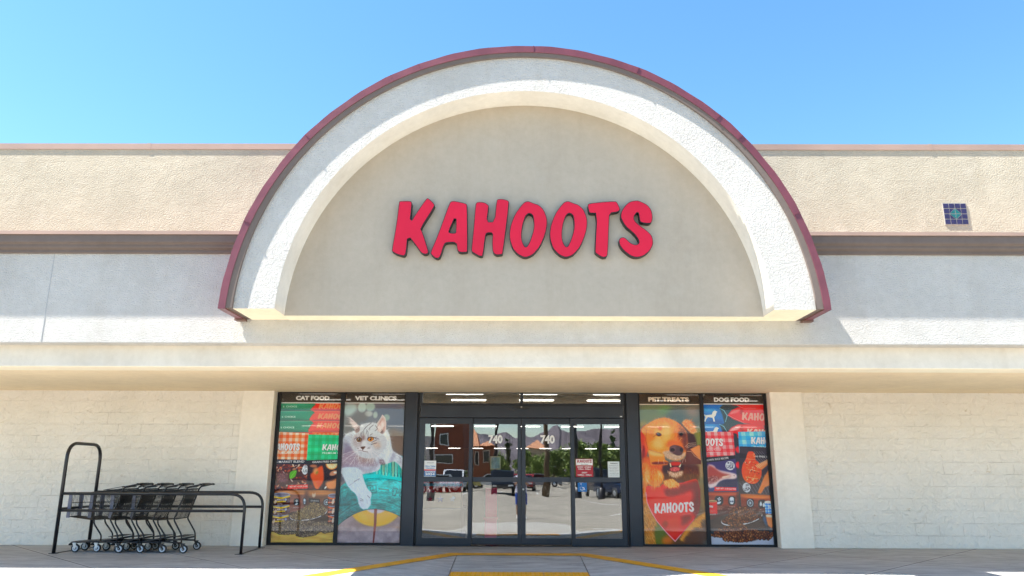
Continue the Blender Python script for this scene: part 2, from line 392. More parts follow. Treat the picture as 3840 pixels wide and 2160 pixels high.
# tympanum (recessed panel of the arch)
T = [(x, z) for x, z in chord_arc(RI+.02, ZI, ZB, 72)]
MB().extrude_poly(T, lambda x, z, d: (x, -d, z), 2.35, 3.705, 0).build('tympanum', [M['tympanum']], store)
o = MB().box(-3.16, 3.16, -3.70, -3.3, ZB-.006, ZB-.001).build('tympanum_underside', M['underside_bounce'], store)
# brackets poking out beside the arch feet
for sgn in (-1, 1):
    b = MB(); x = sgn*3.70
    b.bar((x+sgn*.03, -3.43, 3.225), (x+sgn*.06, -4.12, 3.212), .03, .008); b.box(min(x+sgn*.02, x+sgn*.16), max(x+sgn*.02, x+sgn*.16), -3.54, -3.44, 3.185, 3.214)
    b.build('metal_bracket', simple('rusty brown metal', (.16, .09, .07), .6), store)

# --- tile panel
tp = MB(); X0, X1, Z0, Z1 = 6.412, 6.765, 4.898, 5.238
tp.box(X0-.004, X1+.004, -2.508, -2.49, Z0-.004, Z1+.004, 0)
W4, H4 = (X1-X0)/4, (Z1-Z0)/4; g = .006
for i in range(4):
    for j in range(4):
        if i in (1, 2) and j in (1, 2): continue
        tp.box(X0+i*W4+g, X0+(i+1)*W4-g, -2.513, -2.5, Z0+j*H4+g, Z0+(j+1)*H4-g, 1)
cx, cz = (X0+X1)/2, (Z0+Z1)/2
for sx in (-1, 1):
    for sz in (-1, 1):
        a = (cx+sx*g, cz+sz*g); b_ = (cx+sx*(W4-g), cz+sz*g); c_ = (cx+sx*g, cz+sz*(H4-g)); d_ = (cx+sx*(W4-g), cz+sz*(H4-g))
        e1 = (cx+sx*(W4-g*.5), cz+sz*(2.4*g)); e2 = (cx+sx*(2.4*g), cz+sz*(H4-g*.5))
        tp.extrude_poly([a, b_, c_], lambda x, z, d: (x, -d, z), 2.5, 2.513, 2)
        tp.extrude_poly([e1, d_, e2], lambda x, z, d: (x, -d, z), 2.5, 2.513, 1)
tp.build('tile_panel', [simple('white grout', (.38, .36, .33), .8), simple('glazed purple tile', (.03, .022, .075), .25, 0, .5, .001, 20, .2, 20), simple('glazed teal tile', (.01, .13, .13), .25, 0, .5, .001, 20, .2, 20)], store)

# --- shop sign: seven raised letters
sign = empty('shop_sign', (0, -3.7, 4.3))
tag(sign, 'red raised brush-style shop name letters with black sides on the arch panel', 'sign')
M['sign_red'] = simple('red acrylic sign face', (.68, .010, .045), .5, 0, .3, .0006, 3, .06, 2)
M['sign_side'] = simple('black letter return', (.012, .010, .012), .45)
def let_xy(x, y):       # sign space -> wall metres
    return (-1.741+(x-181)/(2384-181)*3.472-.004, 4.812-(y-146)/(677-146)*.872*.985)
for g_ in LET:
    loops = [[let_xy(x, y) for x, y in l] for l in g_]
    v, t = tris(loops)
    D0, D1 = 3.705, 3.80
    e = MB()
    for l in loops:
        n = len(l)
        e.add([(x, -D0, z) for x, z in l]+[(x, -D1, z) for x, z in l], [(i, (i+1) % n, n+(i+1) % n, n+i) for i in range(n)])
    e.add([(x, -D1, z) for x, z in v], t)
    lo = e.build('letter', M['sign_side'], None); lo.parent = sign; lo.matrix_parent_inverse = Matrix.Translation((0, 3.7, -4.3))
    # face inset a little
    fc = MB(); k = .985
    cx_ = sum(p[0] for p in loops[0])/len(loops[0]); cz_ = sum(p[1] for p in loops[0])/len(loops[0])
    def inset(l, d):
        n = len(l); out = []
        ar = sum(l[i][0]*l[(i+1) % n][1]-l[(i+1) % n][0]*l[i][1] for i in range(n))
        sg = 1 if ar > 0 else -1
        for i in range(n):
            a, b = l[i-1], l[(i+1) % n]; tx, tz = b[0]-a[0], b[1]-a[1]; L = math.hypot(tx, tz) or 1
            out.append((l[i][0]-sg*tz/L*d, l[i][1]+sg*tx/L*d))
        return out
    ins = [inset(loops[0], .008)]+[inset(h, -.008) for h in loops[1:]]
    v, t = tris(ins); fc.add([(x, -D1-.003, z) for x, z in v], t)
    f = fc.build('face', M['sign_red'], lo, fix=False)
    f.data.flip_normals() if f.data.polygons[0].normal.y > 0 else None
# ================================================================== store front: frames, glass, doors
def glass_mat(name, refl, tint, wob):
    m = bpy.data.materials.new(name); m.use_nodes = True; nt = m.node_tree; nt.nodes.clear()
    o = nt.nodes.new('ShaderNodeOutputMaterial'); mx = nt.nodes.new('ShaderNodeMixShader'); mx.inputs[0].default_value = refl
    t = nt.nodes.new('ShaderNodeBsdfTransparent'); t.inputs[0].default_value = (*tint, 1)
    g = nt.nodes.new('ShaderNodeBsdfGlossy'); g.inputs['Roughness'].default_value = .0; g.inputs['Color'].default_value = (.97, .98, 1, 1)
    nt.links.new(t.outputs[0], mx.inputs[1]); nt.links.new(g.outputs[0], mx.inputs[2]); nt.links.new(mx.outputs[0], o.inputs[0])
    if wob:
        co = objcoord(nt); n = node(nt, 'ShaderNodeTexNoise', Scale=1.7, Detail=1.5); nt.links.new(co, n.inputs['Vector'])
        b = node(nt, 'ShaderNodeBump', Strength=1, Distance=wob); nt.links.new(n.outputs[0], b.inputs['Height']); nt.links.new(b.outputs[0], g.inputs['Normal'])
    return m
M['door_glass'] = glass_mat('reflective door glass', .155, (.85, .87, .87), .0011)
M['window_glass'] = glass_mat('window glass', .025, (.98, .98, .98), .0008)

def quad(name, x0, x1, z0, z1, y, mat, parent):
    return MB().add([(x0, y, z0), (x1, y, z0), (x1, y, z1), (x0, y, z1)], [(0, 1, 2, 3)]).build(name, mat, parent, fix=False)
def pane(x0, x1, z0, z1, y, mat, parent, name='glass_pane'):
    return MB().box(x0, x1, y, y+.006, z0, z1).build(name, mat, parent)
def frame(x0, x1, z0, z1, openings, y0, y1, mat, parent, name='frame', bevel=.003):
    """rectangular frame x0..x1,z0..z1 minus rectangular openings, one mesh, members butted"""
    xs = sorted({x0, x1, *[v for o in openings for v in o[:2]]}); zs = sorted({z0, z1, *[v for o in openings for v in o[2:]]})
    bm = bmesh.new(); V = {}
    def vert(i, j):
        if (i, j) not in V: V[i, j] = bm.verts.new((xs[i], y0, zs[j]))
        return V[i, j]
    for i in range(len(xs)-1):
        for j in range(len(zs)-1):
            cx, cz = (xs[i]+xs[i+1])/2, (zs[j]+zs[j+1])/2
            if any(o[0] < cx < o[1] and o[2] < cz < o[3] for o in openings): continue
            bm.faces.new([vert(i, j), vert(i+1, j), vert(i+1, j+1), vert(i, j+1)])
    r = bmesh.ops.extrude_face_region(bm, geom=bm.faces[:])
    bmesh.ops.translate(bm, vec=(0, y1-y0, 0), verts=[g for g in r['geom'] if isinstance(g, bmesh.types.BMVert)])
    bmesh.ops.recalc_face_normals(bm, faces=bm.faces)
    me = bpy.data.meshes.new(name); bm.to_mesh(me); bm.free(); me.materials.append(mat)
    o = bpy.data.objects.new(name, me); COL.objects.link(o); o.parent = parent
    if bevel:
        b = o.modifiers.new('bevel', 'BEVEL'); b.width = bevel; b.segments = 1; b.limit_method = 'ANGLE'
    return o
YF = .2
def subempty(name, parent):
    e = empty(name, parent=parent); return e
POSTERS = dict(catfood=(-4.318, -3.239, .044, 2.604), vet=(-3.172, -2.093, .044, 2.604), treats=(2.114, 3.192, .038, 2.604), dogfood=(3.260, 4.338, .038, 2.604))
for x0, x1, a, b in ((-4.386, -2.068, 'catfood', 'vet'), (2.085, 4.39, 'treats', 'dogfood')):
    P1, P2 = POSTERS[a], POSTERS[b]
    f = frame(x0+.004, x1, -.01, 2.618, [P1, P2], YF-.02, YF+.10, M['black_frame'], store, 'display_window')
    for P in (P1, P2): pane(P[0]-.01, P[1]+.01, P[2]-.01, P[3]+.01, YF, M['window_glass'], f)
# dark pilaster panels each side of the doors
MB().box(-2.065, -1.849, YF-.055, YF+.1, -.012, 2.619).build('pilaster', M['frame_metal'], store, bevel=.004)
MB().box(1.872, 2.082, YF-.055, YF+.1, -.012, 2.619).build('pilaster', M['frame_metal'], store, bevel=.004)
for x0, x1 in ((-1.846, -1.815), (1.836, 1.870)): MB().box(x0, x1, YF-.01, YF+.1, -.01, 2.618).build('door_jamb', M['black_frame'], store)
tr = frame(-1.812, 1.833, 2.392, 2.618, [(-1.771, -.022, 2.428, 2.617), (.034, 1.781, 2.428, 2.617)], YF-.03, YF+.08, M['frame_metal'], store, 'transom_window')
pane(-1.78, -.01, 2.42, 2.617, YF+.01, M['door_glass'], tr); pane(.02, 1.79, 2.42, 2.617, YF+.01, M['door_glass'], tr)
hd = MB().box(-1.790, 1.806, YF-.10, YF+.1, 2.168, 2.388).build('door_header', M['frame_metal'], store, bevel=.006)
s_ = MB(); s_.extrude_poly(chaikin([(-.14, 2.318), (.158, 2.318), (.158, 2.368), (-.14, 2.368)], 1), lambda x, z, d: (x, d, z), YF-.155, YF-.1)
s_.box(-.11, .128, YF-.16, YF-.154, 2.326, 2.338)
s_.build('motion_sensor', M['plastic_black'], hd, bevel=.004)
MB().box(-.012, .014, YF-.162, YF-.156, 2.345, 2.356).build('sensor_light', M['white_paint'], hd)
MB().box(1.748, 1.785, YF-.103, YF-.099, 2.186, 2.202).build('switch_plate', M['white_paint'], hd)
dk = MB().box(-1.81, 1.83, YF+.02, YF+.09, 2.145, 2.17).build('door_track', M['black_frame'], store)
# leaves: (x0,x1, glass x0,x1, y)
LEAVES = [(-1.808, -.858, -1.706, -.926, YF-.045), (-.856, -.003, -.850, -.066, YF+.015), (.003, .866, .077, .862, YF+.015), (.868, 1.826, .934, 1.738, YF-.045)]
leaf = []
for i, (x0, x1, g0, g1, y) in enumerate(LEAVES):
    f = frame(x0, x1, .004 if i in (0, 3) else .02, 2.163, [(g0, g1, .13, 1.064), (g0, g1, 1.148, 2.062)], y, y+.045, M['frame_metal'], store, 'sliding_door')
    pane(g0-.008, g1+.008, .122, 1.072, y+.018, M['door_glass'], f); pane(g0-.008, g1+.008, 1.14, 2.07, y+.018, M['door_glass'], f)
    leaf.append(f)
MB().lathe([(0, -.012), (.014, -.012), (.017, -.004), (.017, .0)], (.035, YF+.014, .94), 'Y', 16).build('lock', M['chrome'], leaf[2])
MB().box(-1.84, 1.86, YF-.13, YF+.14, -.012, .004).build('threshold', M['steel_dark'], store)

def text_obj(s, x, z, h, y, mat, name, parent=None, bold=.02, width=None, shear=0, thick=.0015, spacing=1.0):
    v, f = text_tris(s, 1.0, bold, shear, spacing=spacing)
    xs_ = [p[0] for p in v]; ys_ = [p[1] for p in v]; sx = sz = h/(max(ys_)-min(ys_))
    if width: sx = width/(max(xs_)-min(xs_))
    cx, cz = (max(xs_)+min(xs_))/2, (max(ys_)+min(ys_))/2
    mb = MB(); mb.add([(x+(a-cx)*sx, y, z+(b-cz)*sz) for a, b in v], f)
    o = mb.build(name, mat, parent, fix=False)
    return o
for i, (a, b) in ((1, (-.586, -.332)), (2, (.340, .594))):
    text_obj('740', (a+b)/2, 1.797, .152, YF+.0285, M['white_paint'], 'street_number', leaf[i], .045, b-a)

# ------------------------------------------------------------------ interior seen through the glass
INT = {}
fl_ = MB().box(CX0+.3, CX1-.3, .42, 71.7, -.05, -.012).build('shop_floor', simple('polished shop floor', (.22, .2, .18), .25), store)
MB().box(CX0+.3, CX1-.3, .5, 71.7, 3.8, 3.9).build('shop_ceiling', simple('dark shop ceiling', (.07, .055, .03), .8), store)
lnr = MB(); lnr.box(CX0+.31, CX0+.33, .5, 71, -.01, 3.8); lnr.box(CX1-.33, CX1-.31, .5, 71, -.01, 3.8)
lnr.build('side_lining', simple('added dim lining', (.12, .10, .08), .8), store)  # lining added inside the shell, coloured dark to keep the interior dim
MB().box(CX0+.35, CX1-.35, 71.5, 71.6, -.01, 3.8).build('back_lining', simple('added dim lining', (.10, .09, .08), .8), store)  # back sheet added for the same dimness, put into its colour
em = bpy.data.materials.new('ceiling tube light'); em.use_nodes = True; em.node_tree.nodes.clear()
eo = em.node_tree.nodes.new('ShaderNodeOutputMaterial'); ee = em.node_tree.nodes.new('ShaderNodeEmission'); ee.inputs[0].default_value = (1, .93, .82, 1); ee.inputs[1].default_value = 4.0
em.node_tree.links.new(ee.outputs[0], eo.inputs[0])
lt = MB().box(-.62, .62, -.03, .03, -.03, 0).mesh('tube_light', em)
for y in (11.7, 13.9, 29.6, 69):
    for x in [.65+2.45*q for q in range(-5, 6)]:
        o = bpy.data.objects.new('tube_light', lt); COL.objects.link(o); o.parent = store; o.location = (x, y, 3.78)
# shelving far inside
shm = [simple('shop shelf metal', (.2, .19, .18), .6), simple('red goods', (.35, .03, .03), .6), simple('blue goods', (.03, .08, .3), .6), simple('tan goods', (.4, .3, .18), .6), simple('green goods', (.05, .2, .08), .6)]
for k, x in enumerate((-11, -8.2, -5.4, 5.2, 8, 10.8)):
    s = empty('shop_shelf', (x, 6.5, -.012)); tag(s, ['tall stocked shelf run far inside at the left edge', 'stocked shelf run inside behind the cat food poster', 'stocked shelf run inside behind the grey tabby poster', 'stocked shelf run inside behind the golden dog poster', 'stocked shelf run inside behind the dog food poster', 'stocked shelf run inside at the right edge of the shop'][k], 'shelf', 'shelf runs inside the shop')
    b = MB(); b.box(-.04, .04, 0, 14, 0, 1.9)
    for z in (.1, .5, .9, 1.3, 1.7): b.box(-.45, .45, 0, 14, z, z+.03)
    b.build('rack', shm[0], s)
    g_ = MB(); rn = random.Random(k)
    for z in (.13, .53, .93, 1.33):
        y = .1
        while y < 13.7:
            w = rn.uniform(.15, .5); h = rn.uniform(.2, .34); g_.box(-.42, -.06, y, y+w-.02, z, z+h, rn.randrange(4)); g_.box(.06, .42, y, y+w-.02, z, z+h, rn.randrange(4)); y += w
    g_.build('goods', shm[1:], s)
# ================================================================== ground, walkway, ramp, road
def concrete(name, col, joints=True, oil=.3):
    m, nt, b = newmat(name); co = objcoord(nt)
    b.inputs['Roughness'].default_value = .72; b.inputs['Specular IOR Level'].default_value = .35
    n1 = node(nt, 'ShaderNodeTexNoise', Scale=.9, Detail=8, Roughness=.65); n2 = node(nt, 'ShaderNodeTexNoise', Scale=45, Detail=4); n3 = node(nt, 'ShaderNodeTexNoise', Scale=2.3, Detail=7, Roughness=.7, Distortion=1.5)
    mp = nt.nodes.new('ShaderNodeMapping'); mp.inputs['Rotation'].default_value = (0, 0, R(20)); mp.inputs['Scale'].default_value = (.5, 2.2, 1)
    nt.links.new(co, mp.inputs['Vector'])
    for n in (n1, n2): nt.links.new(co, n.inputs['Vector'])
    nt.links.new(mp.outputs[0], n3.inputs['Vector'])
    c = ramp(nt, n1.outputs[0], [(.3, tuple(x*.86 for x in col)), (.7, tuple(x*1.12 for x in col))])
    c = mixc(nt, 1.0, c, ramp(nt, n3.outputs[0], [(.38, (.76, .76, .77)), (.6, (1.12, 1.12, 1.12))]), 'MULTIPLY')
    c = mixc(nt, 1.0, c, ramp(nt, n2.outputs[0], [(.3, (.93, .93, .93)), (.7, (1.05, 1.05, 1.05))]), 'MULTIPLY')
    vo = node(nt, 'ShaderNodeTexVoronoi', Scale=2.6); nt.links.new(co, vo.inputs['Vector'])
    sp_ = ramp(nt, vo.outputs['Distance'], [(.035, (.45, .44, .43)), (.05, (1, 1, 1))]); c = mixc(nt, .8, c, sp_, 'MULTIPLY')
    hs = None
    if joints:
        sp = nt.nodes.new('ShaderNodeSeparateXYZ'); nt.links.new(co, sp.inputs[0])
        fs = []
        for sign_, off in ((-1, 8.63), (1, 5.62)):         # X+Y and X-Y families (Y = -out)
            a = node(nt, 'ShaderNodeMath', operation='MULTIPLY'); nt.links.new(sp.outputs['Y'], a.inputs[0]); a.inputs[1].default_value = -sign_ if False else (1 if sign_ < 0 else -1)
            s = node(nt, 'ShaderNodeMath', operation='ADD'); nt.links.new(sp.outputs['X'], s.inputs[0]); nt.links.new(a.outputs[0], s.inputs[1])
            s2 = node(nt, 'ShaderNodeMath', operation='ADD'); nt.links.new(s.outputs[0], s2.inputs[0]); s2.inputs[1].default_value = off if sign_ < 0 else -off
            md = node(nt, 'ShaderNodeMath', operation='PINGPONG'); nt.links.new(s2.outputs[0], md.inputs[0]); md.inputs[1].default_value = 1.02
            fs.append(md.outputs[0])
        mn = node(nt, 'ShaderNodeMath', operation='MINIMUM'); nt.links.new(fs[0], mn.inputs[0]); nt.links.new(fs[1], mn.inputs[1])
        jl = ramp(nt, mn.outputs[0], [(0, (0, 0, 0)), (.012, (1, 1, 1))])
        jc = ramp(nt, mn.outputs[0], [(0, (.3, .3, .3)), (.016, (.5, .5, .5)), (.022, (1.14, 1.14, 1.14)), (.06, (1.1, 1.1, 1.1)), (.075, (1, 1, 1))])
        c = mixc(nt, 1.0, c, jc, 'MULTIPLY'); hs = jl
    nt.links.new(c, b.inputs['Base Color'])
    bp_ = node(nt, 'ShaderNodeBump', Strength=1, Distance=.002); nt.links.new(n2.outputs[0], bp_.inputs['Height'])
    if hs is not None:
        b2 = node(nt, 'ShaderNodeBump', Strength=.8, Distance=.008); nt.links.new(hs, b2.inputs['Height']); nt.links.new(bp_.outputs[0], b2.inputs['Normal']); nt.links.new(b2.outputs[0], b.inputs['Normal'])
    else: nt.links.new(bp_.outputs[0], b.inputs['Normal'])
    return m
M['walk'] = concrete('walkway concrete', (.40, .395, .39))
M['ramp'] = concrete('ramp concrete', (.40, .405, .41), False)
M['asphalt'] = simple('sun-bleached asphalt', (.265, .243, .205), .9, 0, .3, .006, 60, .18, .8)
M['yellow'] = simple('worn yellow paint', (.70, .36, .02), .6, 0, .4, .002, 40, .16, 7)
M['yellow_tile'] = simple('yellow tactile tile', (.75, .34, .01), .55, 0, .4, 0, 1, .08, 5)
CO = 4.4; A = (-.99, 1.33); B = (.88, 1.33); LC = (-2.78, CO); RC = (2.74, CO); ZL = -.135
walk = MB()
walk.add([(-40, .5, 0), (40, .5, 0), (40, -1.33, 0), (B[0], -1.33, 0), (A[0], -1.33, 0), (-40, -1.33, 0)], [(0, 5, 4, 3, 2, 1)])
walk.add([(-40, -1.33, 0), (A[0], -1.33, 0), (LC[0], -CO, 0), (-40, -CO, 0)], [(0, 3, 2, 1)])
walk.add([(40, -1.33, 0), (B[0], -1.33, 0), (RC[0], -CO, 0), (40, -CO, 0)], [(0, 1, 2, 3)])
walk.add([(-40, -CO, 0), (LC[0], -CO, 0), (LC[0], -CO, -.2), (-40, -CO, -.2)], [(0, 3, 2, 1)])
walk.add([(40, -CO, 0), (RC[0], -CO, 0), (RC[0], -CO, -.2), (40, -CO, -.2)], [(0, 1, 2, 3)])
tag(walk.build('walkway', M['walk']), 'grey concrete walkway with diagonal joints in front of the store', 'walkway', kind='structure')
rp = MB()
rp.add([(-.93, -CO, ZL), (.84, -CO, ZL), (B[0]-.006, -1.33, -.001), (A[0]+.006, -1.33, -.001)], [(0, 1, 2, 3)])
rp.add([(A[0]-.006, -1.335, -.001), (LC[0], -CO, -.001), (-.945, -CO, ZL)], [(0, 1, 2)])
rp.add([(B[0]+.006, -1.335, -.001), (.855, -CO, ZL), (RC[0], -CO, -.001)], [(0, 1, 2)])
rp.add([(A[0]-.006, -1.335, -.012), (-.945, -CO, ZL-.012), (-.93, -CO, ZL-.012), (A[0]+.006, -1.33, -.012)], [(0, 1, 2, 3)])
rp.add([(B[0]-.006, -1.33, -.012), (.84, -CO, ZL-.012), (.855, -CO, ZL-.012), (B[0]+.006, -1.335, -.012)], [(0, 1, 2, 3)])
tag(rp.build('kerb_ramp', M['ramp']), 'sloping concrete kerb ramp between the yellow stripes', 'ramp', kind='structure')
st = MB(); z = .004
def strip(p, q, w, side):
    d = Vector((q[0]-p[0], q[1]-p[1])).normalized(); nn = Vector((-d.y, d.x))*side*w
    return nn
# stripe follows the ramp edge on the outside
la = (A[0]-.13, A[1]-.345); lb = (B[0]+.13, B[1]-.345); lc = (LC[0]-.30, CO); rc = (RC[0]+.30, CO)
st.add([(A[0], -A[1], z), (B[0], -B[1], z), (lb[0], -lb[1], z), (la[0], -la[1], z)], [(0, 1, 2, 3)])
st.add([(A[0], -A[1], z), (la[0], -la[1], z), (lc[0], -lc[1], z), (LC[0], -LC[1], z)], [(0, 1, 2, 3)])
st.add([(B[0], -B[1], z), (lb[0], -lb[1], z), (rc[0], -rc[1], z), (RC[0], -RC[1], z)], [(0, 1, 2, 3)])
tag(st.build('yellow_stripe', M['yellow']), 'yellow painted stripe around the top of the kerb ramp', 'road marking', kind='structure')
# tactile plate with truncated domes
def zr(o): return -(o-1.33)/(CO-1.33)*(-ZL)
tc = MB(); y0, y1 = 2.78, 3.70
for xa, xb in ((-.955, .27), (.276, .86)):
    tc.add([(xa, -y1, zr(y1)+.006), (xb, -y1, zr(y1)+.006), (xb, -y0, zr(y0)+.006), (xa, -y0, zr(y0)+.006)], [(0, 1, 2, 3)])
    tc.add([(xa, -y0, zr(y0)+.006), (xb, -y0, zr(y0)+.006), (xb, -y0, zr(y0)-.002), (xa, -y0, zr(y0)-.002)], [(0, 1, 2, 3)])
    x = xa+.035
    while x < xb-.02:
        o_ = y0+.035
        while o_ < y1-.02:
            zz = zr(o_)+.006; a_ = [(x+.013*math.cos(k*R(60)), -o_+.013*math.sin(k*R(60)), zz) for k in range(6)]; b_ = [(x+.008*math.cos(k*R(60)), -o_+.008*math.sin(k*R(60)), zz+.006) for k in range(6)]
            tc.add(a_+b_, [(k, (k+1) % 6, 6+(k+1) % 6, 6+k) for k in range(6)]+[tuple(range(6, 12))], 0, True)
            o_ += .06
        x += .06
tp_ = tc.build('tactile_plate', M['yellow_tile']); tag(tp_, 'yellow bumpy tactile warning plate at the foot of the ramp', 'tactile plate')
# the car park: slopes gently down from the kerb
def roadz(o): return -.14-(.22*min(1, max(0, (o-4.4)/8.6)))
rd = MB(); os_ = [4.38, 5, 6.5, 8, 10, 13, 16, 30, 60, 100, 150]
for i in range(len(os_)-1):
    rd.add([(-130, -os_[i], roadz(os_[i])), (130, -os_[i], roadz(os_[i])), (130, -os_[i+1], roadz(os_[i+1])), (-130, -os_[i+1], roadz(os_[i+1]))], [(0, 3, 2, 1)])
tag(rd.build('parking_lot', M['asphalt']), 'grey asphalt parking lot mirrored in the doors', 'parking lot', kind='structure')
mk = MB()
def lane(x0, o0, x1, o1, w=.1, n=12):
    d = Vector((x1-x0, -(o1-o0), 0)); nn = Vector((-d.y, d.x, 0)).normalized()*w/2
    for i in range(n):
        a, b = i/n, (i+1)/n
        pa = Vector((x0, -o0, 0))+d*a; pb = Vector((x0, -o0, 0))+d*b
        za, zb = roadz(-pa.y)+.005, roadz(-pb.y)+.005
        q = [pa-nn, pb-nn, pb+nn, pa+nn]; zs_ = [za, zb, zb, za]
        mk.add([(p.x, p.y, zz) for p, zz in zip(q, zs_)], [(0, 1, 2, 3)])
for k in range(12): lane(-1.5-.12*(k < 4)*(4-k), 5.0+k*.5, 1.45, 5.0+k*.5, .13, 1)   # ladder crossing at the doors
for k in range(14): lane(-5.5-k*.5, 15+k*.3, -4.0-k*.5, 18+k*.3, .14, 2)
for k in range(14): lane(3.6+k*.55, 16.5, 5.4+k*.55, 20.5, .14, 2)
for x in np.arange(-60, 60, 2.8):
    lane(x, 44, x, 49.5, .12, 1); lane(x, 60, x, 71, .12, 1)
lane(1.9, 6.6, 12, 5.9, .12, 2); lane(4, 33, 5.2, 27, .12, 2); lane(-14, 14, -6, 14.5, .12, 1)
tag(mk.build('painted_markings', simple('white road paint', (.58, .58, .56), .7)), 'white painted crossing bars and bay lines on the asphalt', 'road marking', kind='structure')
gm = simple('dry ground', (.2, .17, .1), .95, 0, .2, .02, 3, .3, .05)
gr = MB(); gr.add([(-3000, -3000, -.55), (3000, -3000, -.55), (3000, 3000, -.55), (-3000, 3000, -.55)], [(0, 1, 2, 3)])
tag(gr.build('ground', gm), 'dry ground stretching to the horizon', 'ground', kind='structure')
# ================================================================== cart corral and shopping carts
co_ = empty('cart_corral', (-5.7, -.8, 0))
tag(co_, 'black steel tube cart corral with a tall hoop end beside the block wall', 'cart corral')
inv = Matrix.Translation((5.7, .8, 0))
def cpart(mb, name, mat=None):
    o = mb.build(name, mat or M['black_paint'], co_); o.matrix_parent_inverse = inv; return o
NO, FO = 1.315, .32; XL, XR = -7.14, -4.28
h = MB(); h.tube(rounded_path([(XL, -NO, 0), (XL-.005, -NO, 1.655), (XL-.02, -FO, 1.655), (XL-.02, -FO, 0)], .26, 8), .027, 12); cpart(h, 'hoop')
for x in (XL, XR-.025):
    b = MB(); b.box(x-.02, x+.02, -NO, -FO, .001, .010); b.box(x-.055, x+.055, -NO-.04, -NO+.04, 0, .008); b.box(x-.055, x+.055, -FO-.04, -FO+.04, 0, .008); cpart(b, 'base_strip')
for nm, o, x1 in (('near', NO, XR), ('far', FO, XR-.05)):
    r = MB(); r.tube(rounded_path([(XL, -o, .885), (x1, -o, .885), (x1, -o, 0)], .24, 8), .0225, 12); cpart(r, 'top_rail')
    r = MB(); r.tube([(XL, -o, .632 if nm == 'near' else .655), (x1, -o, .632 if nm == 'near' else .655)], .0205, 12); cpart(r, 'middle_rail')
r = MB(); r.tube([(XL, -NO, .655), (XL-.02, -FO, .655)], .0205, 12); cpart(r, 'end_rail')

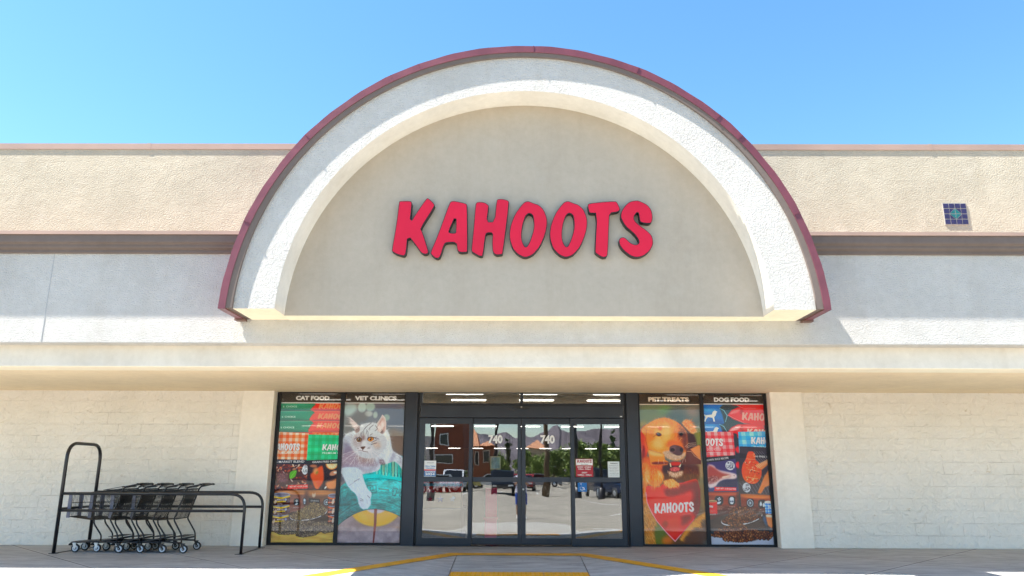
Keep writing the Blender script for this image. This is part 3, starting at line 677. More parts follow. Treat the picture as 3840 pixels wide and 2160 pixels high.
def make_cart():
    c = empty('shopping_cart')
    tag(c, 'x', 'shopping cart', 'nested black shopping carts in the corral')
    # local: x = backwards (handle end +), nose at -x ; y across ; z up. rear casters at x = 0
    def yw(x): return .265-(.265-.165)*min(1, max(0, (-x-.1)/.8))     # half width of the basket along x
    # frame: bent legs and deck
    f = MB(); t = .0125
    for s in (-1, 1):
        f.tube(rounded_path([(-.03, s*.27, .13), (-.04, s*.27, .27), (-.185, s*.262, .49), (-.165, s*.262, .55), (-.045, s*.262, .94), (-.02, s*.262, .985), (.16, s*.262, 1.02), (.20, s*.262, 1.02)], .045, 4), t, 8)
        f.tube(rounded_path([(-.47, s*.175, .52), (-.465, s*.178, .43), (-.32, s*.19, .25), (-.325, s*.19, .17)], .04, 4), t, 8)
        f.tube(rounded_path([(-.03, s*.265, .15), (-.35, s*.2, .165), (-.78, s*.13, .145), (-.85, s*.09, .105), (-.86, 0, .10)], .06, 4), t, 8)
    f.tube([(-.04, -.265, .20), (-.04, .265, .20)], .009, 6)
    f.build('frame', M['black_paint'], c)
    d = MB()
    P0 = [(-.80, .115, .155), (-.30, .185, .178), (-.02, .24, .225)]
    vs = []
    for x, y, z in P0: vs += [(x, -y, z), (x, y, z)]
    vs2 = [(x, y, z-.018) for x, y, z in vs]
    d.add(vs+vs2, [(0, 1, 3, 2), (2, 3, 5, 4), (6, 8, 9, 7), (8, 10, 11, 9), (0, 2, 8, 6), (2, 4, 10, 8), (1, 7, 9, 3), (3, 9, 11, 5), (0, 6, 7, 1), (4, 5, 11, 10)])
    for k in range(6): d.box(-.19+k*.03, -.175+k*.03, -.24, .24, .235, .242)
    d.build('lower_deck', M['steel_dark'], c)
    # wire basket
    w = MB(); r3 = .0021; N = 40
    zt = lambda x: .862+(x+.89)*.105; zb = lambda x: (.53-(x+.89)*.12) if x < -.48 else (.481+(x+.48)*.07)
    x0, x1b, x1t = -.885, -.165, -.055
    for s in (-1, 1):
        for k in range(N):
            u = k/(N-1); xb = x0+(x1b-x0)*u; xt = x0+(x1t-x0)*u
            w.tube([(xb, s*yw(xb)*.93, zb(xb)), (xt, s*yw(xt), zt(xt))], r3, 3, caps=False)
        for v in (0, .28, .62, 1.0):
            pts = []
            for k in range(5):
                u = k/4; xb = x0+(x1b-x0)*u; xt = x0+(x1t-x0)*u; x = xb+(xt-xb)*v
                pts.append((x, s*(yw(xb)*.93+(yw(xt)-yw(xb)*.93)*v), zb(xb)+(zt(xt)-zb(xb))*v))
            w.tube(pts, .0075 if v == 1 else .0034, 5 if v == 1 else 3, caps=False)
    for k in range(15):                                                  # nose
        u = k/14*2-1; w.tube([(x0, u*.15, zb(x0)), (x0-.008, u*.163, zt(x0))], r3, 3, caps=False)
    for v in (0, .28, .62, 1.0): w.tube([(x0-.008*v, -.15-.013*v, zb(x0)+(zt(x0)-zb(x0))*v), (x0-.008*v, .15+.013*v, zb(x0)+(zt(x0)-zb(x0))*v)], .0075 if v == 1 else .0034, 4)
    for k in range(17):                                                  # floor wires, lengthwise and across
        u = k/16*2-1; w.tube([(x0, u*.15, zb(x0)), (-.48, u*.2, zb(-.48)), (x1b, u*.24, zb(x1b))], r3, 3, caps=False)
    for k in range(12):
        x = x0+(x1b-x0)*k/11; w.tube([(x, -yw(x)*.93, zb(x)), (x, yw(x)*.93, zb(x))], .003, 3, caps=False)
    w.build('basket', M['cart_wire'], c)
    # hinged rear gate with folded child seat
    g = MB()
    for k in range(23):
        u = k/22*2-1; g.tube([(-.16, u*.24, .50), (-.05, u*.25, .955)], .0024, 3, caps=False)
    for v in (0, .25, .5, .75, 1): g.tube([(-.16+.11*v, -.245, .50+.455*v), (-.16+.11*v, .245, .50+.455*v)], .004, 4)
    g.build('rear_gate', M['cart_wire'], c)
    g = MB()
    for k in range(15):
        u = k/14*2-1; g.tube([(-.10, u*.22, .62), (-.07, u*.22, .97), (-.05, u*.22, .99)], .0024, 3, caps=False)
    g.obox((-.088, 0, .80), (.004, 0, .001), (0, .2, 0), (.022, 0, .075))
    g.bar((-.05, -.25, .99), (-.36, -.225, .935), .012, .008); g.bar((-.05, .25, .99), (-.36, .225, .935), .012, .008)
    g.tube([(-.36, -.225, .935), (-.36, .225, .935)], .006, 5); g.tube([(-.07, -.24, .985), (-.07, .24, .985)], .011, 6)
    g.build('child_seat', M['plastic_black'], c)
    hd_ = MB(); hd_.tube([(.17, -.285, 1.025), (.17, .285, 1.025)], .0175, 10); hd_.obox((.165, 0, 1.025), (.02, 0, 0), (0, .12, 0), (0, 0, .02)); hd_.build('handle', M['plastic_black'], c)
    for s in (-1, 1):
        b_ = MB(); b_.obox((-.893, s*.163, .69), (.008, 0, 0), (0, .018, 0), (0, 0, .175)); b_.obox((-.872, s*.176, .69), (.022, 0, 0), (0, .006, 0), (0, 0, .175)); b_.build('corner_bumper', M['bumper'], c)
    for (x, hy, rear) in ((-.72, .15, 0), (-.72, -.15, 0), (0, .27, 1), (0, -.27, 1)):
        k_ = MB(); r = .062
        k_.lathe([(r-.006, -.016), (r, -.011), (r, .011), (r-.006, .016), (r*.68, .0165)], (x+.012, hy, r), 'Y', 20)
        k_.lathe([(r*.68, -.0165), (r-.006, -.016)], (x+.012, hy, r), 'Y', 20)
        wh = k_.build('caster_wheel', M['rubber'], c)
        hb = MB(); hb.lathe([(r*.70, -.0172), (r*.70, .0172)], (x+.012, hy, r), 'Y', 20); hb.lathe([(r*.70, -.0172), (r*.33, -.0178)], (x+.012, hy, r), 'Y', 20); hb.lathe([(r*.70, .0172), (r*.33, .0178)], (x+.012, hy, r), 'Y', 20); hb.build('hub', M['hub_grey'], wh)
        ax = MB(); ax.lathe([(0, -.022), (r*.36, -.0185), (r*.36, .0185), (0, .022)], (x+.012, hy, r), 'Y', 12); ax.build('axle_cap', M['plastic_black'], wh)
        nu = MB(); nu.lathe([(0, -.030), (.006, -.030), (.006, -.022)], (x+.012, hy, r), 'Y', 8); nu.build('axle_bolt', M['chrome'], wh)
        fk = MB()
        for s in (-1, 1): fk.extrude_poly([(x-.032, .135), (x+.020, .135), (x+.024, r-.014), (x, r-.014)] if not rear else [(x-.04, .145), (x+.01, .145), (x+.024, r-.012), (x, r-.012)], lambda a, z_, d: (a, d, z_), hy+s*.021-.0015, hy+s*.021+.0015)
        fk.box(x-.035, x+.022, hy-.024, hy+.024, .133, .143)
        fk.build('caster_fork', M['chrome'] if not rear else M['plastic_black'], c)
    return c
cart = make_cart()
LB = ['black wire shopping cart deepest in the corral, its nose against the hoop end', 'black wire shopping cart second from the hoop end of the nested row',
      'black wire shopping cart third from the hoop end, just ahead of the rearmost one', 'rearmost black wire shopping cart of the row, its handle and rear gate uncovered']
for i in range(4):
    c = cart if i == 0 else copy_tree(cart)
    c.location = (-6.235+i*.336, -.915-.006*i, 0); c.rotation_euler = (0, 0, R((3.0, 2.0, 3.2, 1.5)[i]))
    c['label'] = LB[i]

# ================================================================== small notices on the doors
def flat(name, x0, x1, z0, z1, col, label, cat, y=YF-.032, rough=.6):
    o = MB().box(x0, x1, y-.0015, y, z0, z1).build(name, simple(name.replace('_', ' ')+' card', col, rough), None)
    tag(o, label, cat); return o
RED = (.42, .02, .035); INK = simple('dark ink', (.02, .03, .06), .6); WHT = simple('print white', (.85, .84, .82), .6); RDI = simple('red ink', RED, .6); BLI = simple('blue ink', (.02, .16, .45), .6)
yF_ = -.0022
def pr(parent, s, x, z, h, mat, w=None, bold=.02, shear=0, y=YF-.032): return text_obj(s, x, z, h, y-.0025, mat, 'printed_text', parent, bold, w, shear)
YI = YF-.045+.018-.002      # just in front of the outer leaves' glass
n = flat('opening_hours_notice', .957, 1.258, 1.155, 1.462, (.42, .02, .035), 'red and white store opening hours notice low on the right fixed door pane', 'notice', YI)
q = MB(); q.box(.963, 1.252, YI-.0025, YI-.0016, 1.352, 1.456); q.build('heading_band', WHT, n)
def logo(parent, x, z, w, mat, y, only=None, name='logo'):
    sc = w/2203; mb = MB()
    for gi, g_ in enumerate(LET):
        if only and gi not in only: continue
        lp = [[(x+(a-1282)*sc, z-(b-411)*sc) for a, b in l] for l in g_]
        v, t = tris(lp); mb.add([(a, y, b) for a, b in v], t)
    return mb.build(name, mat, parent, fix=False)
logo(n, 1.108, 1.421, .255, RDI, YI-.003)
pr(n, 'Store Hours', 1.108, 1.370, .02, INK, .13, .01, y=YI-.001)
pr(n, 'MONDAY - SATURDAY', 1.108, 1.322, .024, WHT, .25, .03, .2, YI); pr(n, '9:00am - 8:00pm', 1.108, 1.285, .028, WHT, .22, .03, y=YI)
pr(n, 'SUNDAY', 1.108, 1.227, .024, WHT, .1, .03, .2, YI); pr(n, '10:00am - 6:00pm', 1.108, 1.186, .028, WHT, .24, .03, y=YI)
n = flat('warning_notice', 1.518, 1.720, 1.143, 1.418, (.72, .76, .76), 'pale framed warning notice with lines of small print on the right door pane', 'notice', YI)
pr(n, 'WARNING', 1.625, 1.385, .022, INK, .13, .02, y=YI); 
for k, s in enumerate(['This area contains chemicals', 'known to the state to cause', 'cancer and birth defects', 'or other harm.  For more', 'information go to', 'www.P65Warnings', '.ca.gov/product']): pr(n, s, 1.619, 1.350-k*.027, .014, INK, .165 if k != 2 and k != 4 else .14, .0, y=YI)
n = flat('award_notice', -1.705, -1.497, 1.150, 1.422, (.80, .83, .84), 'white and blue award notice in the lower left corner of the left fixed pane', 'notice', YI)
pr(n, 'CONGRATULATIONS', -1.60, 1.385, .012, INK, .12, y=YI); pr(n, 'Chino Valley', -1.60, 1.326, .03, BLI, .19, .03, y=YI); pr(n, 'Champion', -1.60, 1.294, .028, BLI, .155, .03, y=YI)
MB().box(-1.703, -1.499, YI-.0025, YI-.0016, 1.252, 1.274).build('red_band', simple('bright red ink', (.7, .05, .04), .6), n); MB().box(-1.703, -1.499, YI-.0026, YI-.0016, 1.156, 1.250).build('blue_band', BLI, n)
pr(n, 'AWARDS', -1.60, 1.232, .026, WHT, .18, .04, y=YI-.001); pr(n, '2024', -1.60, 1.192, .042, WHT, .17, .04, y=YI-.001)
n = flat('access_sticker', .985, 1.143, .907, 1.056, (.01, .16, .48), 'square blue wheelchair access sticker on the lower right fixed pane', 'sticker', YI)
q = MB(); cx_, cz_ = 1.058, .965
for k in range(14):
    a0, a1 = R(150+k*17), R(150+(k+1)*17)
    q.bar((cx_+.034*math.cos(a0), YI-.003, cz_+.034*math.sin(a0)), (cx_+.034*math.cos(a1), YI-.003, cz_+.034*math.sin(a1)), .001, .008)
q.bar((cx_-.012, YI-.003, cz_+.052), (cx_+.002, YI-.003, cz_+.006), .001, .012); q.bar((cx_+.002, YI-.003, cz_+.006), (cx_+.032, YI-.003, cz_+.004), .001, .011); q.bar((cx_+.032, YI-.003, cz_+.004), (cx_+.048, YI-.003, cz_-.03), .001, .010)
q.add([(cx_-.016+.009*math.cos(k*R(45)), YI-.003, cz_+.070+.009*math.sin(k*R(45))) for k in range(8)], [tuple(range(8))])
q.build('wheelchair_symbol', WHT, n)
st_ = MB(); p5 = [(-1.175+(.028 if k % 2 == 0 else .012)*math.sin(k*R(36)), .797+(.028 if k % 2 == 0 else .012)*math.cos(k*R(36))) for k in range(10)]
v, t = tris([p5]); st_.add([(a, YI-.001, b) for a, b in v], t); o = st_.build('star_sticker', M['white_paint'], None, fix=False); tag(o, 'small white star sticker on the lower left fixed pane', 'sticker')
# framed certificate hanging inside
fr = empty('framed_certificate', (-.46, .38, 1.40)); tag(fr, 'cream framed certificate just behind the left sliding door glass', 'framed certificate')
o = frame(-.55, -.365, 1.275, 1.505, [(-.532, -.383, 1.293, 1.487)], .36, .375, simple('cream frame', (.7, .62, .45), .5), fr, 'frame'); o.matrix_parent_inverse = Matrix.Translation((.46, -.38, -1.40))
o = MB().box(-.535, -.38, .368, .372, 1.29, 1.49).build('print', simple('pale blue print', (.35, .5, .55), .7, var=.3, vscale=12), fr); o.matrix_parent_inverse = Matrix.Translation((.46, -.38, -1.40))
# display table with party garlands inside the left pane
dt = empty('display_table', (-1.35, 1.15, -.012)); tag(dt, 'tan display box with a red and blue ruffled top inside the left door pane', 'display table')
i_ = Matrix.Translation((1.35, -1.15, .012))
def dp(mb, name, mat):
    o = mb.build(name, mat, dt); o.matrix_parent_inverse = i_; return o
dp(MB().box(-1.80, -1.10, .85, 1.4, .60, .88), 'box', simple('tan cardboard', (.62, .45, .28), .8, var=.1))
tb_ = MB(); tb_.box(-1.95, -1.02, .84, 1.5, .565, .60); dp(tb_, 'table_top', simple('dark table top', (.05, .04, .035), .5))
for x in (-1.9, -1.07):
    for y in (.88, 1.45): dp(MB().box(x-.02, x+.02, y-.02, y+.02, 0, .565), 'leg', M['steel_dark'])
def ruffle(z0, z1, mat, ph):
    b = MB(); n_ = 60; vs = []
    for k in range(n_+1):
        x = -1.84+.76*k/n_; vs += [(x, .83-.02*math.sin(k*1.6+ph), z0+.012*abs(math.sin(k*.5))), (x, .86, z1)]
    b.add(vs, [(2*k, 2*k+2, 2*k+3, 2*k+1) for k in range(n_)]); dp(b, 'ruffle', mat)
rr_ = simple('red crepe', (.9, .04, .03), .7); bb_ = simple('blue crepe', (.05, .45, .75), .7)
dp(MB().box(-1.82, -1.10, .86, 1.4, .88, 1.06), 'lid', rr_)
ruffle(1.02, 1.09, rr_, 0); ruffle(.97, 1.04, bb_, 1); ruffle(.92, .99, rr_, 2); ruffle(.86, .94, rr_, .5)
for x, r_, mt_ in ((-1.47, .07, simple('navy foil star', (.03, .08, .3), .3, .6)), (-1.66, .06, simple('red foil star', (.5, .01, .03), .3, .6)), (-1.25, .06, simple('silver foil star', (.5, .5, .55), .3, .6))):
    p5 = [(x+(r_ if k % 2 == 0 else r_*.42)*math.sin(k*R(36)), .75+(r_ if k % 2 == 0 else r_*.42)*math.cos(k*R(36))) for k in range(10)]
    st2 = MB(); st2.extrude_poly(p5, lambda x, z, d: (x, d, z), .835, .848); dp(st2, 'star', mt_)
bn = MB(); bn.box(-.64, -.44, .5, .8, 0, .42); bn.box(-.66, -.42, .48, .82, .42, .44); bn.box(-.64, -.44, .78, .8, .44, .95)
tag(bn.build('promo_stand', simple('crimson display card', (.8, .05, .16), .7)), 'pinkish red promotional card stand inside the left sliding door', 'display stand')
# ================================================================== printed window graphics: painted procedurally into colour attributes
PW, PH = 250, 560
QUADS = {  # pane corners in photo pixels: TL, TR, BL, BR (only used to lay the print out inside its own pane)
 'catfood': ((1055.7, 1473.5), (1282.5, 1473.5), (1014.1, 2034.3), (1246.1, 2034.3)),
 'vet': ((1295.4, 1473.5), (1520.1, 1475.7), (1262.0, 2034.3), (1496.6, 2035.6)),
 'treats': ((2394.8, 1476.1), (2620.0, 1478.3), (2417.4, 2042.2), (2653.5, 2041.3)),
 'dogfood': ((2633.0, 1478.3), (2862.2, 1480.4), (2669.6, 2042.2), (2902.2, 2042.2))}
CR = {'A': (1050, 1480, 4.53), 'B': (1000, 1770, 4.997), 'C': (2620, 1500, 4.829), 'D': (2640, 1780, 5.173), 'E': (1250, 1500, 4.829), 'F': (1250, 1780, 5.175),
      'G': (2380, 1500, 4.829), 'H': (2380, 1780, 5.175), 'z2': (1000, 1450, 2.336), 'z4': (2360, 1450, 2.3)}
def c255(c): return np.array(c, float)/255.
class Cv:
    def __init__(s, key, bgc):
        s.q = QUADS[key]; s.a = np.ones((PH, PW, 3))*c255(bgc); s.rn = np.random.RandomState(abs(hash(key)) % 1000 if False else len(key)*7)
        s.yy, s.xx = np.mgrid[0:PH, 0:PW]+.5; s.cr = 'z2'
    def m(s, p, cr=None):
        ox, oy, k = CR[cr or s.cr]; x = ox+p[0]/k; y = oy+p[1]/k
        TL, TR, BL, BR = s.q; v = (y-TL[1])/(BL[1]-TL[1])
        xl = TL[0]+(BL[0]-TL[0])*v; xr = TR[0]+(BR[0]-TR[0])*v; return ((x-xl)/(xr-xl)*PW, v*PH)
    def mask(s, loops, ss=2):
        allp = np.array([p for l in loops for p in l]); x0 = max(0, int(allp[:, 0].min())-1); x1 = min(PW, int(allp[:, 0].max())+2); y0 = max(0, int(allp[:, 1].min())-1); y1 = min(PH, int(allp[:, 1].max())+2)
        M_ = np.zeros((PH, PW))
        if x1 <= x0 or y1 <= y0: return M_
        X = (np.arange((x1-x0)*ss)+.5)/ss+x0; Y = (np.arange((y1-y0)*ss)+.5)/ss+y0
        I = np.zeros((len(Y), len(X)), bool)
        for l in loops:
            n = len(l)
            for i in range(n):
                (xa, ya), (xb, yb) = l[i], l[(i+1) % n]
                if ya == yb: continue
                r0_ = (Y >= min(ya, yb)) & (Y < max(ya, yb))
                if not r0_.any(): continue
                xi = xa+(Y[r0_]-ya)/(yb-ya)*(xb-xa); I[r0_] ^= X[None, :] < xi[:, None]
        M_[y0:y1, x0:x1] = I.reshape(y1-y0, ss, x1-x0, ss).mean((1, 3)); return M_
    def blur(s, A_, r):
        if r <= 0: return A_
        k = max(1, int(round(r)))
        for _ in range(2):
            for ax in (0, 1):
                P_ = np.pad(A_, [(k+1, k) if i == ax else (0, 0) for i in range(A_.ndim)], mode='edge'); c = P_.cumsum(ax)
                n = A_.shape[ax]; A_ = (c.take(range(2*k+1, 2*k+1+n), ax)-c.take(range(0, n), ax))/(2*k+1)
        return A_
    def put(s, M_, col, al=1): 
        col = c255(col) if not isinstance(col, np.ndarray) else col
        M_ = (M_*al)[..., None]; s.a = s.a*(1-M_)+col*M_
    def poly(s, pts, col, al=1, blur=0, sm=1, cr=None, clip=None, raw=False):
        l = [p if raw else s.m(p, cr) for p in pts]; l = chaikin(l, sm) if sm else l
        M_ = s.blur(s.mask([l]), blur)
        if clip is not None: M_ = M_*clip
        s.put(M_, col, al); return M_
    def ell(s, c, rx, ry, col, al=1, blur=0, ang=0, cr=None, clip=None):
        k = CR[cr or s.cr][2]; cx, cy = s.m(c, cr); rx *= 1.09/k; ry *= 1/k; ca, sa = math.cos(R(ang)), math.sin(R(ang))
        u = (s.xx-cx)*ca+(s.yy-cy)*sa; v = -(s.xx-cx)*sa+(s.yy-cy)*ca; d = np.sqrt((u/rx)**2+(v/ry)**2); w = min(rx, ry)
        M_ = np.clip((1-d)*w/(1+blur)+.5, 0, 1)
        if clip is not None: M_ = M_*clip
        s.put(M_, col, al); return M_
    def line(s, pts, w, col, al=1, cr=None, raw=False, taper=False, clip=None):
        P_ = [p if raw else s.m(p, cr) for p in pts]; x0 = int(max(0, min(p[0] for p in P_)-w-2)); x1 = int(min(PW, max(p[0] for p in P_)+w+2)); y0 = int(max(0, min(p[1] for p in P_)-w-2)); y1 = int(min(PH, max(p[1] for p in P_)+w+2))
        if x1 <= x0 or y1 <= y0: return
        X, Y = s.xx[y0:y1, x0:x1], s.yy[y0:y1, x0:x1]; best = np.zeros(X.shape); n = len(P_)-1
        for i in range(n):
            (ax, ay), (bx, by) = P_[i], P_[i+1]; dx, dy = bx-ax, by-ay; L = dx*dx+dy*dy+1e-9; t = np.clip(((X-ax)*dx+(Y-ay)*dy)/L, 0, 1)
            d = np.hypot(X-ax-t*dx, Y-ay-t*dy); ww = w/2*(1-((i+t)/n)*.85 if taper else 1); best = np.maximum(best, np.clip(ww-d+.5, 0, 1)*np.minimum(1, ww*2))
        M_ = best*al
        if clip is not None: M_ = M_*clip[y0:y1, x0:x1]
        col = c255(col); s.a[y0:y1, x0:x1] = s.a[y0:y1, x0:x1]*(1-M_[..., None])+col*M_[..., None]
    def fur(s, region, n, L, ang, cols, w=1.0, al=.6, jit=.35, cr=None):
        """hair strokes inside region polygon; ang: radians fn(x,y) in canvas space, or (cx,cy) centre to radiate from, or number"""
        M_ = s.mask([[s.m(p, cr) for p in region]], 1); ys, xs = np.nonzero(M_ > .5)
        if len(xs) == 0: return
        n = int(n*1.8); idx = s.rn.randint(0, len(xs), n); ctr = s.m(ang, cr) if isinstance(ang, tuple) else None
        for i in idx:
            x, y = xs[i], ys[i]; a = math.atan2(y-ctr[1], x-ctr[0]) if ctr else ang
            a += s.rn.randn()*jit; l = L*s.rn.uniform(.5, 1.2); b_ = a+s.rn.randn()*.25
            s.line([(x, y), (x+math.cos(a)*l*.5, y+math.sin(a)*l*.5), (x+math.cos(a)*l*.5+math.cos(b_)*l*.5, y+math.sin(a)*l*.5+math.sin(b_)*l*.5)], w*.82, cols[s.rn.randint(len(cols))], min(1, al*1.25), raw=True, taper=True)
    def noise(s, r, seed=0, sx_=1):
        g_ = np.random.RandomState(seed).rand(PH//r+3, int(PW//r/sx_)+3)
        Y = s.yy/r; X = s.xx/r/sx_; yi = Y.astype(int); xi = X.astype(int); fy = Y-yi; fx = X-xi; fy = fy*fy*(3-2*fy); fx = fx*fx*(3-2*fx)
        return (g_[yi, xi]*(1-fx)+g_[yi, xi+1]*fx)*(1-fy)+(g_[yi+1, xi]*(1-fx)+g_[yi+1, xi+1]*fx)*fy
    def tex(s, M_, r, amt, seed=1, sx_=1):
        n = s.noise(r, seed, sx_)-.5; s.a = np.clip(s.a*(1+(n*2*amt*M_)[..., None]), 0, 1)
    def grad(s, M_, dirv, lo, hi):
        t = s.xx/PW*dirv[0]+s.yy/PH*dirv[1]; t = np.clip(t, 0, 1); s.a = np.clip(s.a*(1+((lo+(hi-lo)*t)*M_)[..., None]), 0, 1)
    def text(s, st_, c, h, col, w=None, rot=0, bold=.02, shear=0, cr=None, al=1, clip=None):
        k = CR[cr or s.cr][2]; cx, cy = s.m(c, cr); v, f = text_tris(st_, 1, bold, shear); V = np.array(v); mn, mx = V.min(0), V.max(0)
        sy = h/k/(mx[1]-mn[1]); sx2 = sy*1.09 if w is None else w*1.09/k/(mx[0]-mn[0]); ca, sa = math.cos(R(rot)), math.sin(R(rot))
        V = (V-(mn+mx)/2)*[sx2, -sy]; V = np.stack([V[:, 0]*ca-V[:, 1]*sa+cx, V[:, 0]*sa+V[:, 1]*ca+cy], 1)
        x0, y0 = V.min(0); x1, y1 = V.max(0); M_ = np.zeros((PH, PW))
        for p in f:
            M_ = np.maximum(M_, s.mask_fast(V[list(p)])) if len(f) < 4 else s.accum(M_, V[list(p)])
        M_ = np.clip(M_, 0, 1)
        if clip is not None: M_ = M_*clip
        s.put(M_, col, al)
    def mask_fast(s, P_): return s.mask([[tuple(p) for p in P_]], 3)
    def accum(s, M_, P_):
        x0 = int(max(0, P_[:, 0].min()-1)); x1 = int(min(PW, P_[:, 0].max()+2)); y0 = int(max(0, P_[:, 1].min()-1)); y1 = int(min(PH, P_[:, 1].max()+2))
        if x1 <= x0 or y1 <= y0: return M_
        ss = 3; X = (np.arange((x1-x0)*ss)+.5)/ss+x0; Y = (np.arange((y1-y0)*ss)+.5)/ss+y0; I = np.zeros((len(Y), len(X)), bool); n = len(P_)
        for i in range(n):
            (xa, ya), (xb, yb) = P_[i], P_[(i+1) % n]
            if ya == yb: continue
            r0_ = (Y >= min(ya, yb)) & (Y < max(ya, yb))
            if r0_.any(): I[r0_] ^= X[None, :] < (xa+(Y[r0_]-ya)/(yb-ya)*(xb-xa))[:, None]
        M_[y0:y1, x0:x1] += I.reshape(y1-y0, ss, x1-x0, ss).mean((1, 3)); return M_
    def logo(s, c, w, col, rot=0, hs=1.0, only=range(7), cr=None, al=1, clip=None, grow=0, shear=0, slot=None):
        """brush letters; c = centre of the full word, w = full width; slot: override letters' x range"""
        k = CR[cr or s.cr][2]; cx, cy = s.m(c, cr); sc = w/k/2203; ca, sa = math.cos(R(rot)), math.sin(R(rot)); M_ = np.zeros((PH, PW))
        for gi in only:
            L = []
            for l in LET[gi]:
                q_ = []
                for (a, b) in l:
                    u, v = (a-1282)*sc*1.09, (b-411)*sc*hs; u -= v*shear; q_.append((cx+u*ca-v*sa, cy+u*sa+v*ca))
                L.append(q_)
            M_ = np.maximum(M_, s.mask(L, 3))
        if grow: M_ = np.clip(s.blur(M_, grow)*2.2, 0, 1)
        if clip is not None: M_ = M_*clip
        s.put(M_, col, al)
    def gingham(s, region, base, light, pitch, cr=None, al=.75, skew=0, mode='light'):
        l = [s.m(p, cr) for p in region]; M_ = s.mask([l]); s.put(M_, base)
        px = pitch*1.09/CR[cr or s.cr][2]; py = pitch/CR[cr or s.cr][2]
        a = ((s.xx-l[0][0]+skew*s.yy) % px) < px*.5; b = ((s.yy-l[0][1]) % py) < py*.5
        s.put(M_*(a ^ b), light, al*.42); s.put(M_*(a & b), light, al); return M_
    def kibble(s, region, n, size, cols, cr=None, elong=1.5, order=True):
        M_ = s.mask([[s.m(p, cr) for p in region]], 1); ys, xs = np.nonzero(M_ > .5); idx = s.rn.randint(0, len(xs), n); pts = sorted((ys[i], xs[i]) for i in idx)
        sz = size/CR[cr or s.cr][2]
        for y, x in pts:
            a = s.rn.uniform(0, 3.14); L = sz*s.rn.uniform(.7, 1.2)*elong/2; dx, dy = math.cos(a)*L*.5, math.sin(a)*L*.5; c = np.array(cols[s.rn.randint(len(cols))], float)
            s.line([(x-dx, y-dy), (x+dx, y+dy)], sz*1.15, tuple(c*.45), .8, raw=True); s.line([(x-dx-.3, y-dy-.4), (x+dx-.3, y+dy-.4)], sz*.8, tuple(c), 1, raw=True); s.line([(x-dx*.5-.5, y-dy*.5-.7), (x+dx*.3-.5, y+dy*.3-.7)], sz*.35, tuple(np.minimum(255, c*1.35)), .7, raw=True)
    def header(s, txt, c, w, k):
        y1 = s.m((0, 143 if k == 'z2' else 153), k)[1]; s.a[:int(y1)] = c255((62, 56, 52)); s.a[int(y1):int(y1)+3] = c255((225, 225, 225)); s.text(txt, c, 40, (222, 220, 216), w, 0, .06, cr=k)
        # slab serifs
    def done(s, name, key, label):
        x0, x1, z0, z1 = POSTERS[key]; g_ = s.a.mean(2, keepdims=True); s.a = s.a*(np.array([1.0, .93, .86]) if key == 'treats' else 1); g_ = s.a.mean(2, keepdims=True); lin_ = lin(np.clip(.47+(g_+(s.a-g_)*1.28-.47)*1.22, 0, 1)); lin_ = lin_*1.32/(1+.32*lin_)
        gx, gz = np.meshgrid(np.linspace(x0, x1, PW), np.linspace(z1, z0, PH)); n = PW*PH
        co = np.stack([gx.ravel(), np.full(n, YF+.022), gz.ravel()], 1).astype('f'); me = bpy.data.meshes.new(name)
        i = np.arange(PW*PH).reshape(PH, PW); F = np.stack([i[:-1, :-1].ravel(), i[1:, :-1].ravel(), i[1:, 1:].ravel(), i[:-1, 1:].ravel()], 1)
        me.vertices.add(n); me.vertices.foreach_set('co', co.ravel()); me.loops.add(F.size); me.loops.foreach_set('vertex_index', F.ravel().astype('i'))
        me.polygons.add(len(F)); me.polygons.foreach_set('loop_start', (np.arange(len(F))*4).astype('i')); me.update(calc_edges=True)
        at = me.color_attributes.new('print', 'FLOAT_COLOR', 'POINT'); rgba = np.ones((n, 4), 'f'); rgba[:, :3] = lin_.reshape(-1, 3)*1.0+.002; at.data.foreach_set('color', rgba.ravel())
        m_, nt, b = newmat('printed vinyl'); an = nt.nodes.new('ShaderNodeAttribute'); an.attribute_name = 'print'; nt.links.new(an.outputs['Color'], b.inputs['Base Color'])
        b.inputs['Roughness'].default_value = .5; b.inputs['Specular IOR Level'].default_value = .15
        tr_ = nt.nodes.new('ShaderNodeBsdfTransparent'); mx = nt.nodes.new('ShaderNodeMixShader'); mx.inputs[0].default_value = .035; o_ = nt.nodes['Material Output']
        nt.links.new(b.outputs[0], mx.inputs[1]); nt.links.new(tr_.outputs[0], mx.inputs[2]); nt.links.new(mx.outputs[0], o_.inputs[0])
        me.materials.append(m_); o = bpy.data.objects.new(name, me); COL.objects.link(o); tag(o, label, 'window poster'); return o

# ---------------------------------------------------------------- grey tabby on a turquoise tyre
k = Cv('vet', (128, 122, 118)); al = np.ones((PH, PW))
k.cr = 'E'
k.put(k.blur(k.noise(40, 3), 4), (96, 100, 116), .8)
k.poly([(700, 60), (1310, 60), (1290, 700), (1000, 500), (800, 350)], (88, 92, 112), .75, 14)
k.poly([(980, 500), (1300, 600), (1270, 1100), (1040, 900)], (118, 98, 84), .7, 10)
k.poly([(180, 80), (420, 80), (430, 180), (330, 300), (200, 300)], (176, 196, 196), .9, 5); k.ell((520, 140), 75, 95, (186, 208, 204), .9, 4); k.ell((670, 130), 85, 80, (170, 196, 190), .8, 5); k.ell((640, 260), 70, 50, (200, 205, 200), .7, 5); k.ell((760, 280), 40, 60, (185, 200, 190), .7, 4); k.ell((960, 330), 60, 60, (170, 195, 180), .6, 5)
k.poly([(260, 330), (560, 180), (640, 400), (430, 440), (300, 620), (180, 620)], (92, 84, 82), .6, 8)
k.cr = 'F'
